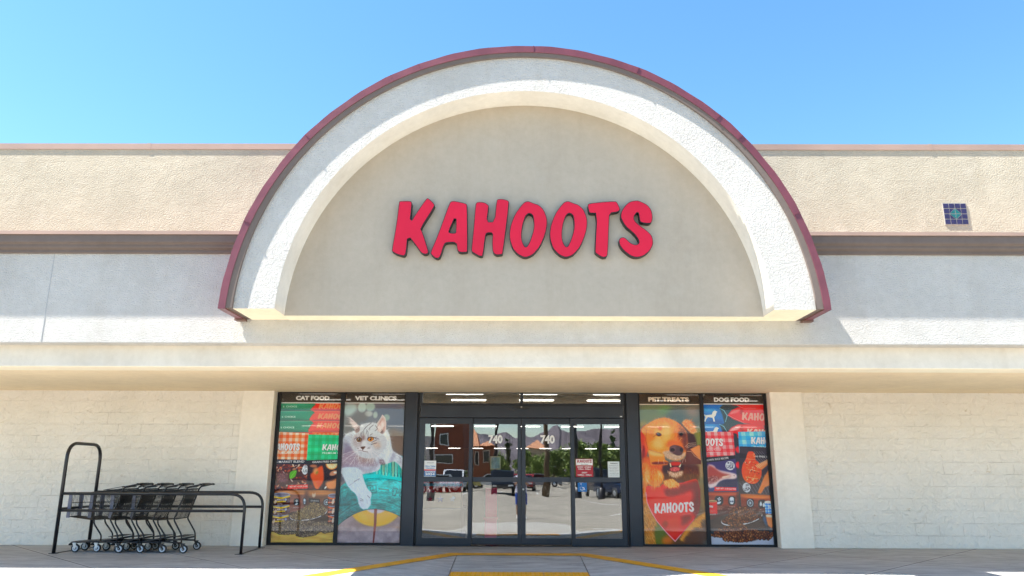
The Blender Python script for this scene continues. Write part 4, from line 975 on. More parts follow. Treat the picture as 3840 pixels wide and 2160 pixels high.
# lower background
low = k.poly([(40, 560), (1330, 560), (1330, 1500), (40, 1500)], (156, 140, 142), 1, 3, 0)
k.poly([(60, 1120), (1300, 1080), (1300, 1330), (60, 1330)], (170, 156, 160), .8, 5); k.tex(low, 16, .10, 5); k.tex(low, 5, .04, 6)
k.poly([(300, 930), (700, 1010), (1180, 930), (1220, 1010), (700, 1080), (300, 1000)], (112, 94, 96), .7, 8)
k.ell((815, 610), 500, 400, (214, 166, 62), 1, 6); k.ell((815, 700), 330, 230, (226, 170, 96), .7, 12); k.ell((560, 830), 110, 60, (222, 180, 90), .6, 6, 35); k.ell((830, 560), 245, 210, (206, 192, 200), 1, 5)
# tyre
ty_ = []
for i in range(25):
    t = i/24; x = 60+t*1290; ty_.append((x, 690+((x-800)/740)**2*330))
tm_ = k.poly([(1345, -330), (1130, -400), (950, -390), (780, -180), (480, -20), (140, 250), (60, 400)]+ty_+[(1345, 850)], (22, 138, 138), 1, 0, 0)
k.poly([(560, -100), (1340, -120), (1340, 480), (760, 420)], (10, 190, 190), .9, 14, clip=tm_); k.poly([(60, 400), (420, 420), (700, 700), (60, 1000)], (34, 104, 108), .8, 12, clip=tm_)
k.tex(tm_, 9, .22, 8, 2.2); k.tex(tm_, 3, .14, 9, 2)
def arcl(dy, w, col, a_=1): k.line([(x, y+dy) for x, y in ty_], w, col, a_, clip=tm_)
arcl(-6, 2.4, (14, 52, 60), .8); arcl(-90, 1.2, (12, 92, 96), .8); arcl(-150, 1.4, (120, 226, 220), .5); arcl(-185, 1.2, (10, 84, 90), .7); arcl(-215, 1.2, (60, 210, 205), .5)
k.line([(640, 110), (900, 90), (1180, 130), (1340, 180)], 2.4, (8, 96, 104), .8, clip=tm_); k.poly([(560, 40), (860, 10), (1340, 80), (1340, 150), (900, 90), (600, 100)], (30, 208, 206), .8, 1, clip=tm_)
for i in range(9):
    x = 845+i*62; y0 = -275+abs(i-4)*14+i*6; k.poly([(x-22, y0-70), (x+24, y0-80), (x+14, 25+i*9), (x-28, 22+i*9)], ((150, 222, 204), (80, 205, 190), (170, 205, 170))[i % 3], .9, 0, 1, clip=tm_); k.line([(x+30, y0-50), (x+18, 10+i*9)], 2, (10, 74, 80), .9, clip=tm_); k.line([(x-2, y0-10), (x-8, -40+i*8)], 1.8, (14, 96, 100), .8, clip=tm_)
for q in ([(650, 240), (820, 228), (826, 370), (800, 376), (655, 360), (650, 240)], [(708, 275), (762, 258), (764, 330), (712, 340), (708, 275)]): k.line(q, 2, (8, 66, 76), .9)
k.line([(880, 300), (1060, 322)], 4.2, (8, 74, 82), .9); k.line([(890, 300), (1050, 320)], 2, (120, 190, 170), .9)
k.line([(1130, 330), (1170, 285), (1235, 292), (1192, 432), (1135, 420), (1160, 335), (1130, 355)], 2, (8, 66, 76), .9); k.line([(1320, 320), (1270, 430), (1320, 470)], 2, (8, 66, 76), .9)
k.line([(150, 375), (285, 318), (240, 480), (190, 480)], 1.6, (16, 70, 76), .7)
# brown post
k.poly([(782, 684), (842, 684), (828, 950), (780, 1318), (752, 1318), (776, 950)], (122, 72, 66), 1, 0, 0)
# cat body
k.cr = 'E'
body = [(170, 660), (420, 560), (960, 520), (1030, 700), (1060, 940), (1180, 1010), (1260, 1060), (1250, 1310), (1170, 1180), (1090, 1130), (980, 1180), (850, 1180), (840, 1290), (700, 1340), (480, 1380), (120, 1430), (140, 1000)]
bm_ = k.poly(body, (205, 212, 222), 1, 1); k.tex(bm_, 12, .10, 4)
k.poly([(160, 950), (330, 860), (400, 1000), (560, 1080), (800, 1160), (830, 1220), (560, 1240), (300, 1250), (130, 1320)], (150, 128, 144), .85, 6, clip=bm_); k.poly([(180, 640), (330, 700), (300, 860), (170, 900)], (176, 186, 204), .6, 5, clip=bm_); k.poly([(820, 1100), (900, 1100), (960, 1190), (830, 1210)], (110, 84, 92), .8, 3)
k.poly([(400, 1000), (620, 1050), (720, 1060), (760, 1150), (520, 1180), (420, 1090)], (158, 136, 130), .8, 6)
k.fur(body, 1100, 16, (640, 850), [(236, 240, 246), (200, 208, 220), (168, 160, 174), (245, 248, 250), (140, 128, 142)], 1.3, .5, .4)
k.poly([(180, 760), (320, 840), (340, 960), (180, 1040)], (120, 112, 134), .7, 6, clip=bm_); k.poly([(150, 1180), (420, 1230), (640, 1260), (820, 1250), (700, 1330), (300, 1330), (140, 1290)], (150, 146, 166), .6, 6, clip=bm_); k.poly([(880, 620), (960, 560), (1020, 740), (960, 760)], (250, 252, 255), .7, 6, clip=bm_); k.poly([(1040, 960), (1120, 1000), (1080, 1140), (1010, 1160)], (150, 150, 172), .7, 5, clip=bm_)
k.fur([(850, 640), (1010, 640), (1060, 980), (960, 1180), (850, 1000)], 420, 15, 1.4, [(240, 246, 250), (222, 232, 240), (196, 208, 222)], 1.4, .7)
# paw + forearm
k.cr = 'F'
arm_ = [(170, -120), (520, -110), (600, 170), (660, 310), (735, 370), (735, 440), (712, 470), (720, 600), (660, 680), (560, 692), (490, 620), (450, 420), (300, 290), (215, 140), (150, -20)]
am = k.poly(arm_, (206, 220, 232), 1, 1); k.poly([(440, 380), (560, 520), (600, 690), (500, 640)], (176, 180, 198), .6, 4, clip=am)
k.fur(arm_, 520, 13, 1.15, [(238, 246, 250), (214, 226, 236), (178, 190, 206)], 1.3, .55)
for q in ([(655, 430), (700, 475)], [(520, 490), (570, 505)], [(515, 525), (575, 532)]): k.line(q, 2, (84, 88, 104), .8)
k.line([(640, 500), (652, 590)], 1.4, (150, 150, 170), .7); k.line([(400, 160), (500, 110)], 3, (110, 108, 126), .6); k.line([(300, 240), (420, 160)], 2.4, (140, 140, 156), .5)
# head
k.cr = 'E'
k.poly([(288, 310), (340, 370), (440, 455), (500, 520), (490, 640), (400, 640), (370, 500), (320, 400)], (168, 152, 156), 1, 1); k.poly([(380, 500), (470, 480), (490, 600), (410, 620)], (124, 96, 92), .8, 3)
k.fur([(290, 320), (430, 440), (480, 520), (400, 560), (320, 440)], 90, 20, 3.5, [(235, 225, 225), (210, 190, 190)], 1.2, .8)
k.poly([(885, 270), (930, 330), (955, 430), (950, 560), (910, 640), (800, 640), (720, 560), (790, 430), (850, 340)], (198, 186, 186), 1, 0); k.poly([(885, 320), (930, 370), (945, 470), (920, 600), (860, 620), (780, 540), (830, 410)], (182, 140, 132), .9, 2); k.poly([(830, 520), (900, 560), (900, 630), (850, 640)], (84, 62, 66), .8, 3)
k.line([(885, 280), (935, 340), (952, 440), (940, 570)], 2, (232, 206, 198), .9); k.fur([(770, 560), (880, 400), (920, 480), (840, 620)], 110, 22, -.9, [(240, 232, 232), (222, 200, 196)], 1.1, .8, .3)
head = [(480, 470), (600, 430), (760, 425), (800, 460), (760, 560), (880, 640), (950, 700), (960, 850), (880, 960), (780, 1060), (620, 1090), (480, 1060), (380, 960), (310, 850), (330, 720), (390, 640), (480, 590)]
hm = k.poly(head, (198, 202, 210), 1, 1)
k.poly([(380, 640), (560, 600), (600, 760), (540, 880), (420, 900), (340, 820)], (172, 158, 160), .7, 5, clip=hm); k.poly([(700, 760), (840, 780), (860, 900), (740, 900)], (196, 160, 136), .7, 6, clip=hm)
k.fur(head, 620, 12, (540, 860), [(232, 236, 242), (196, 200, 210), (150, 146, 158), (216, 214, 220)], 1.2, .5)
for q in ([(470, 700), (500, 610)], [(500, 690), (525, 590)], [(545, 650), (550, 560), (600, 500)], [(590, 640), (600, 590)], [(625, 700), (625, 600), (600, 560)], [(660, 660), (700, 630)], [(640, 560), (660, 520), (720, 470)], [(560, 540), (620, 480), (680, 440)], [(760, 700), (820, 730)], [(690, 790), (790, 740)], [(680, 830), (780, 800)], [(420, 700), (380, 730)], [(750, 580), (800, 540), (760, 480)]): k.line(q, 3, (84, 78, 90), .65)
k.poly([(510, 680), (560, 640), (570, 720), (500, 800), (480, 860)], (118, 96, 96), .7, 3)
k.poly([(520, 760), (590, 750), (620, 850), (560, 880), (500, 860)], (222, 224, 230), .9, 3)
for (ex, ey, rx_, c_) in ((462, 742, 42, (120, 92, 62)), (672, 730, 52, (192, 128, 48))):
    k.ell((ex, ey), rx_+10, 46, (58, 48, 52), .9, 1); k.ell((ex, ey+4), rx_, 38, c_, 1, 0); k.ell((ex, ey), 16, 24, (24, 18, 20), 1, 0); k.ell((ex-10, ey-12), 7, 7, (235, 235, 235), .9, 0)
k.line([(400, 740), (430, 790), (470, 800)], 2.4, (225, 222, 226), .8); k.line([(620, 780), (680, 785), (740, 740)], 2.6, (225, 222, 226), .8); k.line([(612, 735), (650, 695), (735, 700), (770, 720)], 2.2, (50, 42, 48), .9)
k.poly([(620, 860), (700, 880), (720, 950), (600, 975), (530, 950), (440, 950), (430, 890), (500, 870)], (226, 224, 230), .9, 4)
k.poly([(478, 876), (540, 864), (586, 868), (550, 910), (528, 934), (505, 905)], (86, 62, 56), 1, 0); k.line([(528, 930), (534, 955), (620, 968)], 1.8, (90, 66, 66), .9); k.line([(528, 945), (450, 935)], 1.5, (110, 90, 92), .8)
for q in ([(620, 885), (665, 880)], [(612, 905), (660, 905)], [(430, 900), (455, 905)]): k.line(q, 1.6, (60, 52, 60), .8)
for q in ([(440, 950), (330, 1010), (170, 1140)], [(430, 950), (300, 970), (180, 1010)], [(440, 970), (380, 1080), (300, 1200)], [(455, 980), (450, 1080), (480, 1180)], [(650, 960), (640, 1060), (610, 1120)], [(680, 960), (720, 1080), (700, 1180)], [(700, 950), (800, 1040), (810, 1060)], [(720, 930), (780, 960), (860, 980)], [(665, 960), (690, 1040), (640, 1150)]): k.line(q, 1.3, (240, 234, 236), .8)
k.header('VET CLINICS', (955, 101), 372, 'z2')
k.done('window_poster', 'vet', 'window poster of a grey tabby cat leaning over a turquoise tyre')

# ---------------------------------------------------------------- golden dog with bandana
k = Cv('treats', (96, 108, 112)); k.cr = 'G'
k.poly([(70, 80), (700, 80), (560, 320), (80, 500)], (110, 128, 98), .8, 12); k.poly([(480, 90), (680, 100), (600, 260), (420, 280)], (100, 150, 100), .6, 12); k.poly([(560, 250), (1150, 300), (1100, 480), (600, 380)], (72, 96, 110), .8, 14); k.poly([(900, 140), (1170, 120), (1170, 330), (950, 320)], (138, 126, 122), .8, 12); k.poly([(80, 420), (260, 400), (100, 560)], (150, 138, 76), .8, 8); k.poly([(1080, 560), (1230, 520), (1260, 1000), (1100, 820)], (128, 140, 60), .8, 9)
k.poly([(1100, 1150), (1270, 1150), (1270, 1450), (1120, 1450)], (176, 158, 124), .9, 8)
k.cr = 'H'
k.poly([(140, 0), (1340, 0), (1420, 1370), (140, 1370)], (96, 76, 54), .95, 8); k.poly([(1240, 60), (1340, 100), (1400, 760), (1280, 660)], (140, 126, 78), .8, 12)
k.poly([(340, 900), (700, 950), (640, 1370), (330, 1370)], (96, 112, 56), .95, 10); k.poly([(900, 1080), (1420, 880), (1420, 1370), (880, 1370)], (88, 70, 62), .9, 10)
lf = [(150, 280), (260, 300), (420, 800), (430, 940), (380, 1100), (420, 1360), (200, 1360)]; k.poly(lf, (176, 124, 62), .95, 4); k.fur(lf, 260, 24, 1.2, [(236, 190, 128), (224, 150, 60), (140, 92, 40), (210, 170, 110)], 1.5, .6)
k.poly([(160, 60), (260, 100), (260, 560), (180, 620)], (240, 130, 30), .9, 5); k.poly([(540, 1240), (700, 1180), (780, 1340), (540, 1360)], (206, 120, 30), .8, 6)
rf = [(1390, 740), (1240, 830), (1000, 1060), (880, 1260), (930, 1290), (1060, 1110), (1180, 1020), (1300, 1040), (1280, 900), (1390, 880)]; k.poly(rf, (208, 150, 84), .95, 3); k.fur(rf, 150, 20, .7, [(244, 190, 110), (180, 120, 60), (236, 160, 60)], 1.4, .7)
k.cr = 'G'
# ears / neck shadow side
k.poly([(740, 400), (900, 480), (1060, 620), (1120, 760), (1120, 900), (1000, 980), (900, 760), (820, 540)], (64, 44, 48), .98, 3)
ef = [(850, 440), (900, 370), (1000, 380), (1080, 480), (1120, 600), (1040, 640), (960, 560)]; k.poly(ef, (226, 168, 112), 1, 2); k.fur(ef, 170, 20, -.4, [(246, 212, 170), (214, 130, 60), (190, 100, 40)], 1.3, .7, .5)
k.poly([(900, 1180), (1180, 1190), (1160, 1400), (1080, 1460), (880, 1460)], (92, 60, 46), 1, 5); k.poly([(100, 560), (240, 440), (260, 900), (200, 1140), (140, 1130), (110, 800)], (206, 78, 34), 1, 3); k.poly([(140, 860), (190, 840), (200, 1130), (140, 1130)], (98, 34, 34), .8, 4)
k.poly([(130, 1080), (300, 1050), (560, 1180), (600, 1460), (140, 1460)], (206, 104, 38), 1, 4); k.fur([(130, 1080), (300, 1050), (560, 1180), (600, 1460), (140, 1460)], 200, 20, 1.4, [(240, 150, 70), (180, 80, 26)], 1.2, .5)
head = [(110, 560), (250, 440), (400, 355), (540, 330), (680, 365), (800, 430), (930, 560), (960, 700), (960, 900), (920, 1040), (820, 1130), (650, 1110), (520, 1000), (300, 940), (230, 900), (215, 700)]
hm = k.poly(head, (240, 152, 66), 1, 1)
k.poly([(450, 440), (620, 480), (640, 640), (560, 800), (440, 860), (330, 700)], (250, 196, 132), .8, 9, clip=hm); k.poly([(420, 350), (600, 340), (720, 420), (640, 500), (540, 420)], (236, 128, 46), .8, 7, clip=hm)
k.poly([(760, 420), (950, 560), (970, 950), (880, 900), (850, 800), (740, 700), (820, 580)], (112, 62, 46), .92, 6, clip=hm); k.poly([(720, 520), (800, 540), (760, 660), (840, 790), (740, 760)], (230, 118, 60), .8, 5, clip=hm)
k.fur(head, 950, 14, (640, 880), [(252, 190, 110), (236, 132, 40), (250, 214, 160), (214, 104, 28)], 1.3, .38)
k.poly([(540, 420), (640, 430), (660, 620), (640, 760), (560, 800), (520, 700), (560, 560)], (252, 196, 130), .7, 7); k.poly([(330, 720), (480, 760), (560, 900), (420, 940), (300, 860)], (252, 206, 150), .75, 8); k.poly([(240, 620), (330, 560), (380, 700), (300, 800), (240, 760)], (230, 120, 44), .6, 8); k.poly([(600, 770), (740, 760), (840, 820), (700, 850), (600, 870)], (206, 98, 40), .7, 5); k.poly([(880, 560), (960, 640), (970, 900), (900, 1000), (880, 800)], (92, 54, 44), .8, 6)
k.poly([(220, 600), (250, 900), (300, 960), (240, 980), (190, 860), (190, 700)], (232, 120, 44), .8, 4); k.line([(215, 560), (205, 760), (240, 900)], 2, (150, 60, 24), .7)
k.poly([(410, 530), (450, 490), (500, 500), (500, 560), (460, 580)], (222, 104, 40), .8, 3)
k.ell((438, 646), 56, 36, (128, 62, 36), .9, 1, 10); k.ell((440, 644), 42, 30, (44, 36, 48), 1, 0); k.ell((425, 632), 9, 7, (160, 170, 190), .9, 0); k.line([(345, 690), (400, 645)], 2, (120, 60, 30), .8)
k.ell((850, 640), 66, 48, (86, 50, 42), .8, 5, 20); k.ell((845, 642), 34, 26, (30, 24, 32), 1, 1); k.line([(800, 620), (850, 600), (890, 620)], 1.5, (170, 130, 120), .7)
k.poly([(600, 780), (700, 740), (820, 780), (880, 840), (880, 960), (700, 860), (580, 880)], (222, 118, 46), .8, 5, clip=hm)
mz = [(500, 960), (640, 930), (820, 1020), (930, 960), (900, 1060), (830, 1110), (700, 1120), (560, 1070)]; k.poly(mz, (188, 172, 162), .95, 3); k.fur(mz, 170, 12, 1.2, [(240, 236, 230), (150, 130, 120), (220, 200, 180)], 1.1, .7, .4)
k.poly([(640, 870), (700, 840), (790, 845), (870, 880), (895, 940), (860, 1020), (790, 1040), (690, 1000), (630, 950)], (84, 68, 76), 1, 1); k.poly([(650, 880), (760, 855), (740, 960), (660, 960)], (128, 110, 118), .8, 4); k.ell((692, 930), 40, 32, (34, 24, 30), 1, 1); k.ell((850, 930), 30, 36, (30, 22, 26), .9, 1); k.ell((660, 975), 40, 8, (170, 150, 160), .7, 1, 15)
# mouth
k.cr = 'H'
k.poly([(520, -160), (1200, -160), (1270, 20), (1240, 150), (1100, 230), (880, 300), (560, 240)], (84, 50, 40), 1, 4); k.fur([(900, -120), (1240, -100), (1270, 120), (1000, 220)], 260, 20, 1.4, [(130, 80, 50), (60, 36, 32), (160, 110, 70)], 1.1, .5)
k.cr = 'G'
k.poly([(500, 1200), (900, 1180), (900, 1290), (820, 1420), (640, 1400), (520, 1320)], (52, 30, 32), 1, 3); k.poly([(640, 1150), (860, 1150), (820, 1220), (660, 1220)], (186, 60, 44), 1, 2); k.poly([(640, 1270), (740, 1235), (830, 1260), (820, 1310), (720, 1330), (650, 1310)], (208, 110, 116), 1, 1); k.tex(k.mask([[k.m(p) for p in [(640, 1240), (830, 1240), (830, 1330), (640, 1330)]]]), 3, .25, 3)
k.poly([(636, 1170), (662, 1180), (672, 1250), (650, 1240)], (244, 230, 206), 1, 0); k.poly([(850, 1180), (826, 1200), (800, 1245), (832, 1250)], (244, 230, 206), 1, 0)
ch = [(600, 1310), (740, 1350), (880, 1300), (880, 1380), (760, 1430), (640, 1400)]; k.poly(ch, (206, 170, 150), .95, 3); k.fur(ch, 130, 12, 1.5, [(245, 240, 232), (160, 120, 100)], 1.1, .8)
# chew stick
k.poly([(245, 930), (300, 945), (540, 1020), (560, 1120), (620, 1150), (600, 1205), (300, 1215), (275, 1080)], (240, 150, 76), 1, 1, 0); k.poly([(250, 940), (300, 950), (520, 1010), (540, 1050), (290, 1040)], (250, 202, 148), .9, 3); k.poly([(310, 1150), (620, 1150), (640, 1190), (320, 1205)], (84, 40, 38), .9, 2)
k.poly([(940, 900), (1010, 915), (1170, 840), (1190, 850), (1210, 1190), (960, 1200), (860, 1190), (840, 1130), (930, 1060)], (96, 58, 46), 1, 1, 0); k.poly([(1010, 915), (1170, 842), (1188, 860), (1205, 1120), (1080, 1000)], (232, 150, 100), 1, 1, 0)
k.line([(955, 955), (1030, 960), (1090, 1040), (1200, 1110)], 2, (240, 200, 170), .7)
for q in ([(920, 870), (980, 810), (1110, 800)], [(940, 880), (1000, 840), (1110, 830)], [(960, 890), (1030, 860), (1110, 858)], [(430, 1180), (440, 1110)], [(540, 1190), (530, 1120)], [(870, 1160), (890, 1080)], [(930, 1150), (910, 1080)]): k.line(q, 1.2, (240, 225, 215), .8)
k.cr = 'H'
# bandana
bd = [(230, 230), (480, 290), (560, 200), (900, 200), (1100, 130), (1220, 110), (1275, 300), (1280, 560), (1240, 760), (1160, 880), (795, 1300), (700, 1240), (440, 920), (330, 740), (250, 560), (225, 400)]
b_m = k.poly(bd, (214, 52, 34), 1, 0); k.poly([(240, 260), (600, 320), (700, 560), (560, 640), (300, 600)], (232, 66, 40), .7, 8, clip=b_m); k.poly([(1000, 200), (1300, 100), (1300, 800), (1180, 880), (1080, 620), (1150, 420)], (104, 18, 38), 1, 9, clip=b_m); k.poly([(560, 300), (900, 220), (1150, 160), (1100, 330), (860, 430), (620, 480)], (112, 14, 22), .95, 5, clip=b_m); k.poly([(900, 820), (1180, 800), (1050, 980), (900, 1010)], (120, 20, 36), .9, 6, clip=b_m); k.poly([(640, 900), (880, 820), (880, 1150), (760, 1230), (640, 1100)], (236, 80, 40), .7, 7, clip=b_m); k.poly([(520, 950), (680, 880), (640, 1060), (580, 1080)], (140, 60, 30), .8, 5, clip=b_m)
k.tex(b_m, 14, .10, 6); k.tex(b_m, 2, .03, 7)
k.line([(225, 380), (250, 570), (330, 745), (440, 925), (620, 1130), (795, 1300)], 3, (226, 170, 196), .95); k.line([(795, 1300), (980, 1090), (1165, 880)], 3.6, (204, 96, 120), .9); k.line([(1165, 880), (1245, 760), (1280, 560), (1275, 300)], 2.4, (112, 44, 66), .8); k.line([(620, 1130), (795, 1300), (900, 1180)], 3.2, (236, 190, 210), .8)
k.logo((772, 668), 760, (222, 228, 244), -2.5, 1.15)
fr1 = [(240, -60), (560, -60), (600, 130), (740, 110), (870, 190), (860, 260), (690, 300), (560, 240), (440, 300), (330, 220), (240, 180)]
CF = [(150, -190), (260, -210), (300, -100), (400, -90), (520, -20), (575, 60), (550, 150), (480, 240), (400, 290), (300, 220), (180, 160)]; k.poly(CF, (232, 132, 46), 1, 3); k.poly([(430, -60), (540, 0), (560, 90), (470, 120)], (250, 214, 176), .9, 5); k.poly([(200, 0), (260, -120), (300, 80), (280, 190)], (252, 220, 190), .8, 5); k.poly([(320, -90), (420, -60), (380, 120), (320, 80)], (214, 96, 30), .8, 6); k.poly([(560, 150), (740, 110), (880, 215), (860, 250), (690, 290), (580, 230)], (240, 146, 56), 1, 2)
k.fur(CF, 300, 26, 1.5, [(250, 180, 110), (232, 112, 26), (252, 214, 170), (206, 96, 24)], 1.5, .45, .22); k.fur([(560, 150), (740, 110), (880, 215), (860, 250), (690, 290), (580, 230)], 160, 17, 1.1, [(254, 214, 160), (240, 130, 40)], 1.4, .7)
k.poly([(200, 0), (250, 120), (300, 205), (230, 160)], (248, 226, 206), .8, 2)
k.header('PET TREATS', (338, 109), 354, 'z4')
k.done('window_poster', 'treats', 'window poster of a golden dog wearing a red bandana')

# ---------------------------------------------------------------- cat food bags
k = Cv('catfood', (60, 50, 48)); k.cr = 'A'
full = np.ones((PH, PW))
k.poly([(-60, 150), (1060, 150), (1010, 700), (-100, 700)], (206, 58, 46), 1, 0, 0)
for i, (y0, y1) in enumerate(((150, 285), (285, 460), (460, 660))):
    x = 570-i*22
    k.poly([(x+20, y0), (1060, y0), (1060, y1), (x-60, y1)], ((206, 58, 44), (226, 78, 44), (214, 66, 42))[i], 1, 0, 0); g_m = k.poly([(-90, y0), (x, y0+2), (x+40, y0+(y1-y0)*.22), (x+10, y0+(y1-y0)*.3), (x-60, y0+(y1-y0)*.85), (x-40, y1), (-90, y1)], (12, 122, 96), 1, 1, 0)
    k.poly([(-90, y0), (500, y0), (380, y0+40), (-90, y0+35)], (40, 152, 128), .6, 4, clip=g_m); k.poly([(-90, y1-40), (x-60, y1-30), (x-40, y1), (-90, y1)], (10, 76, 66), .7, 3); k.poly([(x, y1-40), (1060, y1-36), (1060, y1), (x-40, y1)], (150, 34, 44), .7, 3)
    k.line([(-90, y1), (1060, y1-4)], 1.6, (62, 30, 36), .8); k.line([(-90, y0+12), (500, y0+4), (1060, y0+8)], 1.4, (230, 190, 170), .55)
    k.text('CHOICE', (190-i*24, (210, 392, 578)[i]), 30, (210, 226, 216), 190, 0, .02); k.text('S', (55-i*20, (215, 395, 580)[i]), 28, (200, 220, 210), 26, 0, .02)
    k.logo(((942, 927, 907)[i], (205, 382, 545)[i]), 575, (244, 156, 110), 0, .76, range(5), al=.85, shear=.12)
k.poly([(540, 655), (1030, 655), (1030, 720), (540, 720)], (232, 92, 42), 1, 0, 0)
for i in range(7): k.ell((600+i*70, 690), 26, 14, (244, 180, 130), .7, 1)
# orange gingham bag
o1 = k.gingham([(-60, 655), (480, 680), (445, 1135), (-100, 1130)], (238, 104, 50), (244, 226, 218), 108, al=.8, skew=.0); k.tex(o1, 22, .08, 3)
k.poly([(250, 700), (330, 720), (300, 1100), (250, 1100)], (255, 190, 160), .3, 6, clip=o1); k.poly([(400, 740), (470, 700), (440, 1130), (410, 1130)], (150, 50, 30), .4, 4, clip=o1)
k.logo((93, 924), 470, (120, 130, 140), 0, 1.2, range(0, 7), grow=1, clip=o1, al=.6); k.logo((93, 918), 470, (226, 228, 232), 0, 1.2, range(0, 7), clip=o1); k.text('UM CAT FOOD', (150, 1013), 42, (250, 240, 230), 330, -2, .01, clip=o1)
# green gingham bag
g1 = k.gingham([(478, 700), (1010, 710), (980, 1125), (445, 1145)], (16, 158, 104), (84, 206, 160), 118, al=.65); k.tex(g1, 24, .10, 4)
k.logo((978, 928), 540, (10, 90, 66), 0, .9, range(4), grow=1, clip=g1, al=.5); k.logo((978, 922), 540, (232, 240, 238), 0, .9, range(4), clip=g1); k.text('PREMIUM C', (855, 1018), 34, (230, 244, 236), 290, 0, .01, clip=g1)
# label bands
k.poly([(-110, 1128), (445, 1135), (440, 1215), (-120, 1215)], (38, 44, 58), 1, 0, 0); k.text('S MARKET BLEND', (165, 1168), 38, (236, 236, 236), 480, -1, .015)
k.poly([(445, 1145), (990, 1128), (975, 1215), (440, 1220)], (40, 42, 50), 1, 0, 0); k.text('GRAIN FREE CARN', (760, 1166), 32, (236, 236, 236), 440, -2, .015)
# food pictures
L1 = [(-120, 1213), (462, 1213), (445, 1680), (-160, 1700)]; R1 = [(462, 1213), (975, 1200), (945, 1670), (445, 1680)]
fl1 = k.poly(L1, (74, 46, 48), 1, 0, 0); fr2 = k.poly(R1, (48, 36, 44), 1, 0, 0)
for _ in range(130):
    x, y = k.rn.uniform(-120, 450), k.rn.choice([k.rn.uniform(1215, 1330), k.rn.uniform(1560, 1700), k.rn.uniform(1330, 1560)], p=[.4, .4, .2]); k.ell((x, y), k.rn.uniform(10, 34), k.rn.uniform(6, 16), [(206, 150, 120), (176, 86, 56), (232, 214, 196), (120, 52, 40), (214, 120, 84), (90, 70, 84)][k.rn.randint(6)], .85, 1, k.rn.uniform(-60, 60), clip=fl1)
k.cr = 'B'
k.poly([(190, 60), (330, 40), (400, 110), (390, 210), (260, 230), (180, 180)], (110, 78, 96), .9, 4, clip=fl1); k.fur([(190, 60), (380, 60), (380, 200), (200, 200)], 60, 8, .8, [(180, 130, 120), (70, 44, 56)], 1.4, .7)
k.poly([(560, 0), (548, 60), (520, 130), (430, 170), (415, 110), (430, 40), (490, 5)], (92, 158, 44), 1, 0); k.line([(540, 10), (470, 90), (440, 150)], 1.2, (160, 206, 110), .9)
k.poly([(795, 80), (880, 20), (960, -60), (1040, -100), (1060, 60), (1060, 200), (960, 350), (900, 340), (860, 230)], (206, 92, 44), 1, 2, clip=fr2); k.poly([(840, 0), (930, -80), (960, 20), (900, 90)], (236, 170, 120), .8, 4); k.poly([(920, 20), (960, 10), (940, 70), (910, 80)], (110, 130, 60), .8, 2); k.poly([(860, 230), (900, 200), (980, 340), (910, 350)], (226, 110, 36), .8, 2)
k.poly([(1080, 220), (1250, 180), (1310, 120), (1300, 350), (1120, 350)], (214, 138, 92), 1, 3, clip=fr2); k.ell((1090, 320), 28, 14, (250, 250, 245), .9, 0, -50); k.poly([(780, 250), (860, 280), (860, 350), (780, 350)], (130, 36, 34), .7, 4)
k.cr = 'A'; k.ell((875, 1205), 105, 95, (232, 150, 84), 1, 0, clip=fr2); k.ell((875, 1205), 88, 78, (240, 222, 180), 1, 0, clip=fr2)
for a in (20, 50, 80, 110, 140, 165): k.line([(875, 1205), (875+84*math.cos(R(a)), 1205+74*math.sin(R(a)))], 1.2, (200, 150, 100), .8, clip=fr2)
k.ell((560, 1240), 60, 24, (180, 120, 90), .9, 2, clip=fr2); k.ell((900, 1360), 70, 40, (206, 150, 120), .9, 2, -20, clip=fr2); k.ell((930, 1350), 30, 18, (240, 230, 220), .9, 1, clip=fr2)
k.ell((418, 1305), 50, 82, (222, 226, 230), 1, 0, clip=fl1); k.text('US', (420, 1325), 50, (70, 74, 84), 66, 0, .02, clip=fl1)
for dy in (-50, -30, -10): k.line([(410, 1290+dy), (462, 1268+dy)], 1.8, (70, 74, 84), .8, clip=fl1)
k.cr = 'B'
k.poly([(395, 280), (765, 262), (762, 335), (380, 352)], (216, 46, 36), 1, 0, 0); k.text('NET WT. 4.5 LB (2 KG)', (590, 305), 34, (250, 230, 222), 330, -2, .03)
k.line([(140, 385), (780, 360), (1290, 365)], 3, (28, 24, 28), 1)
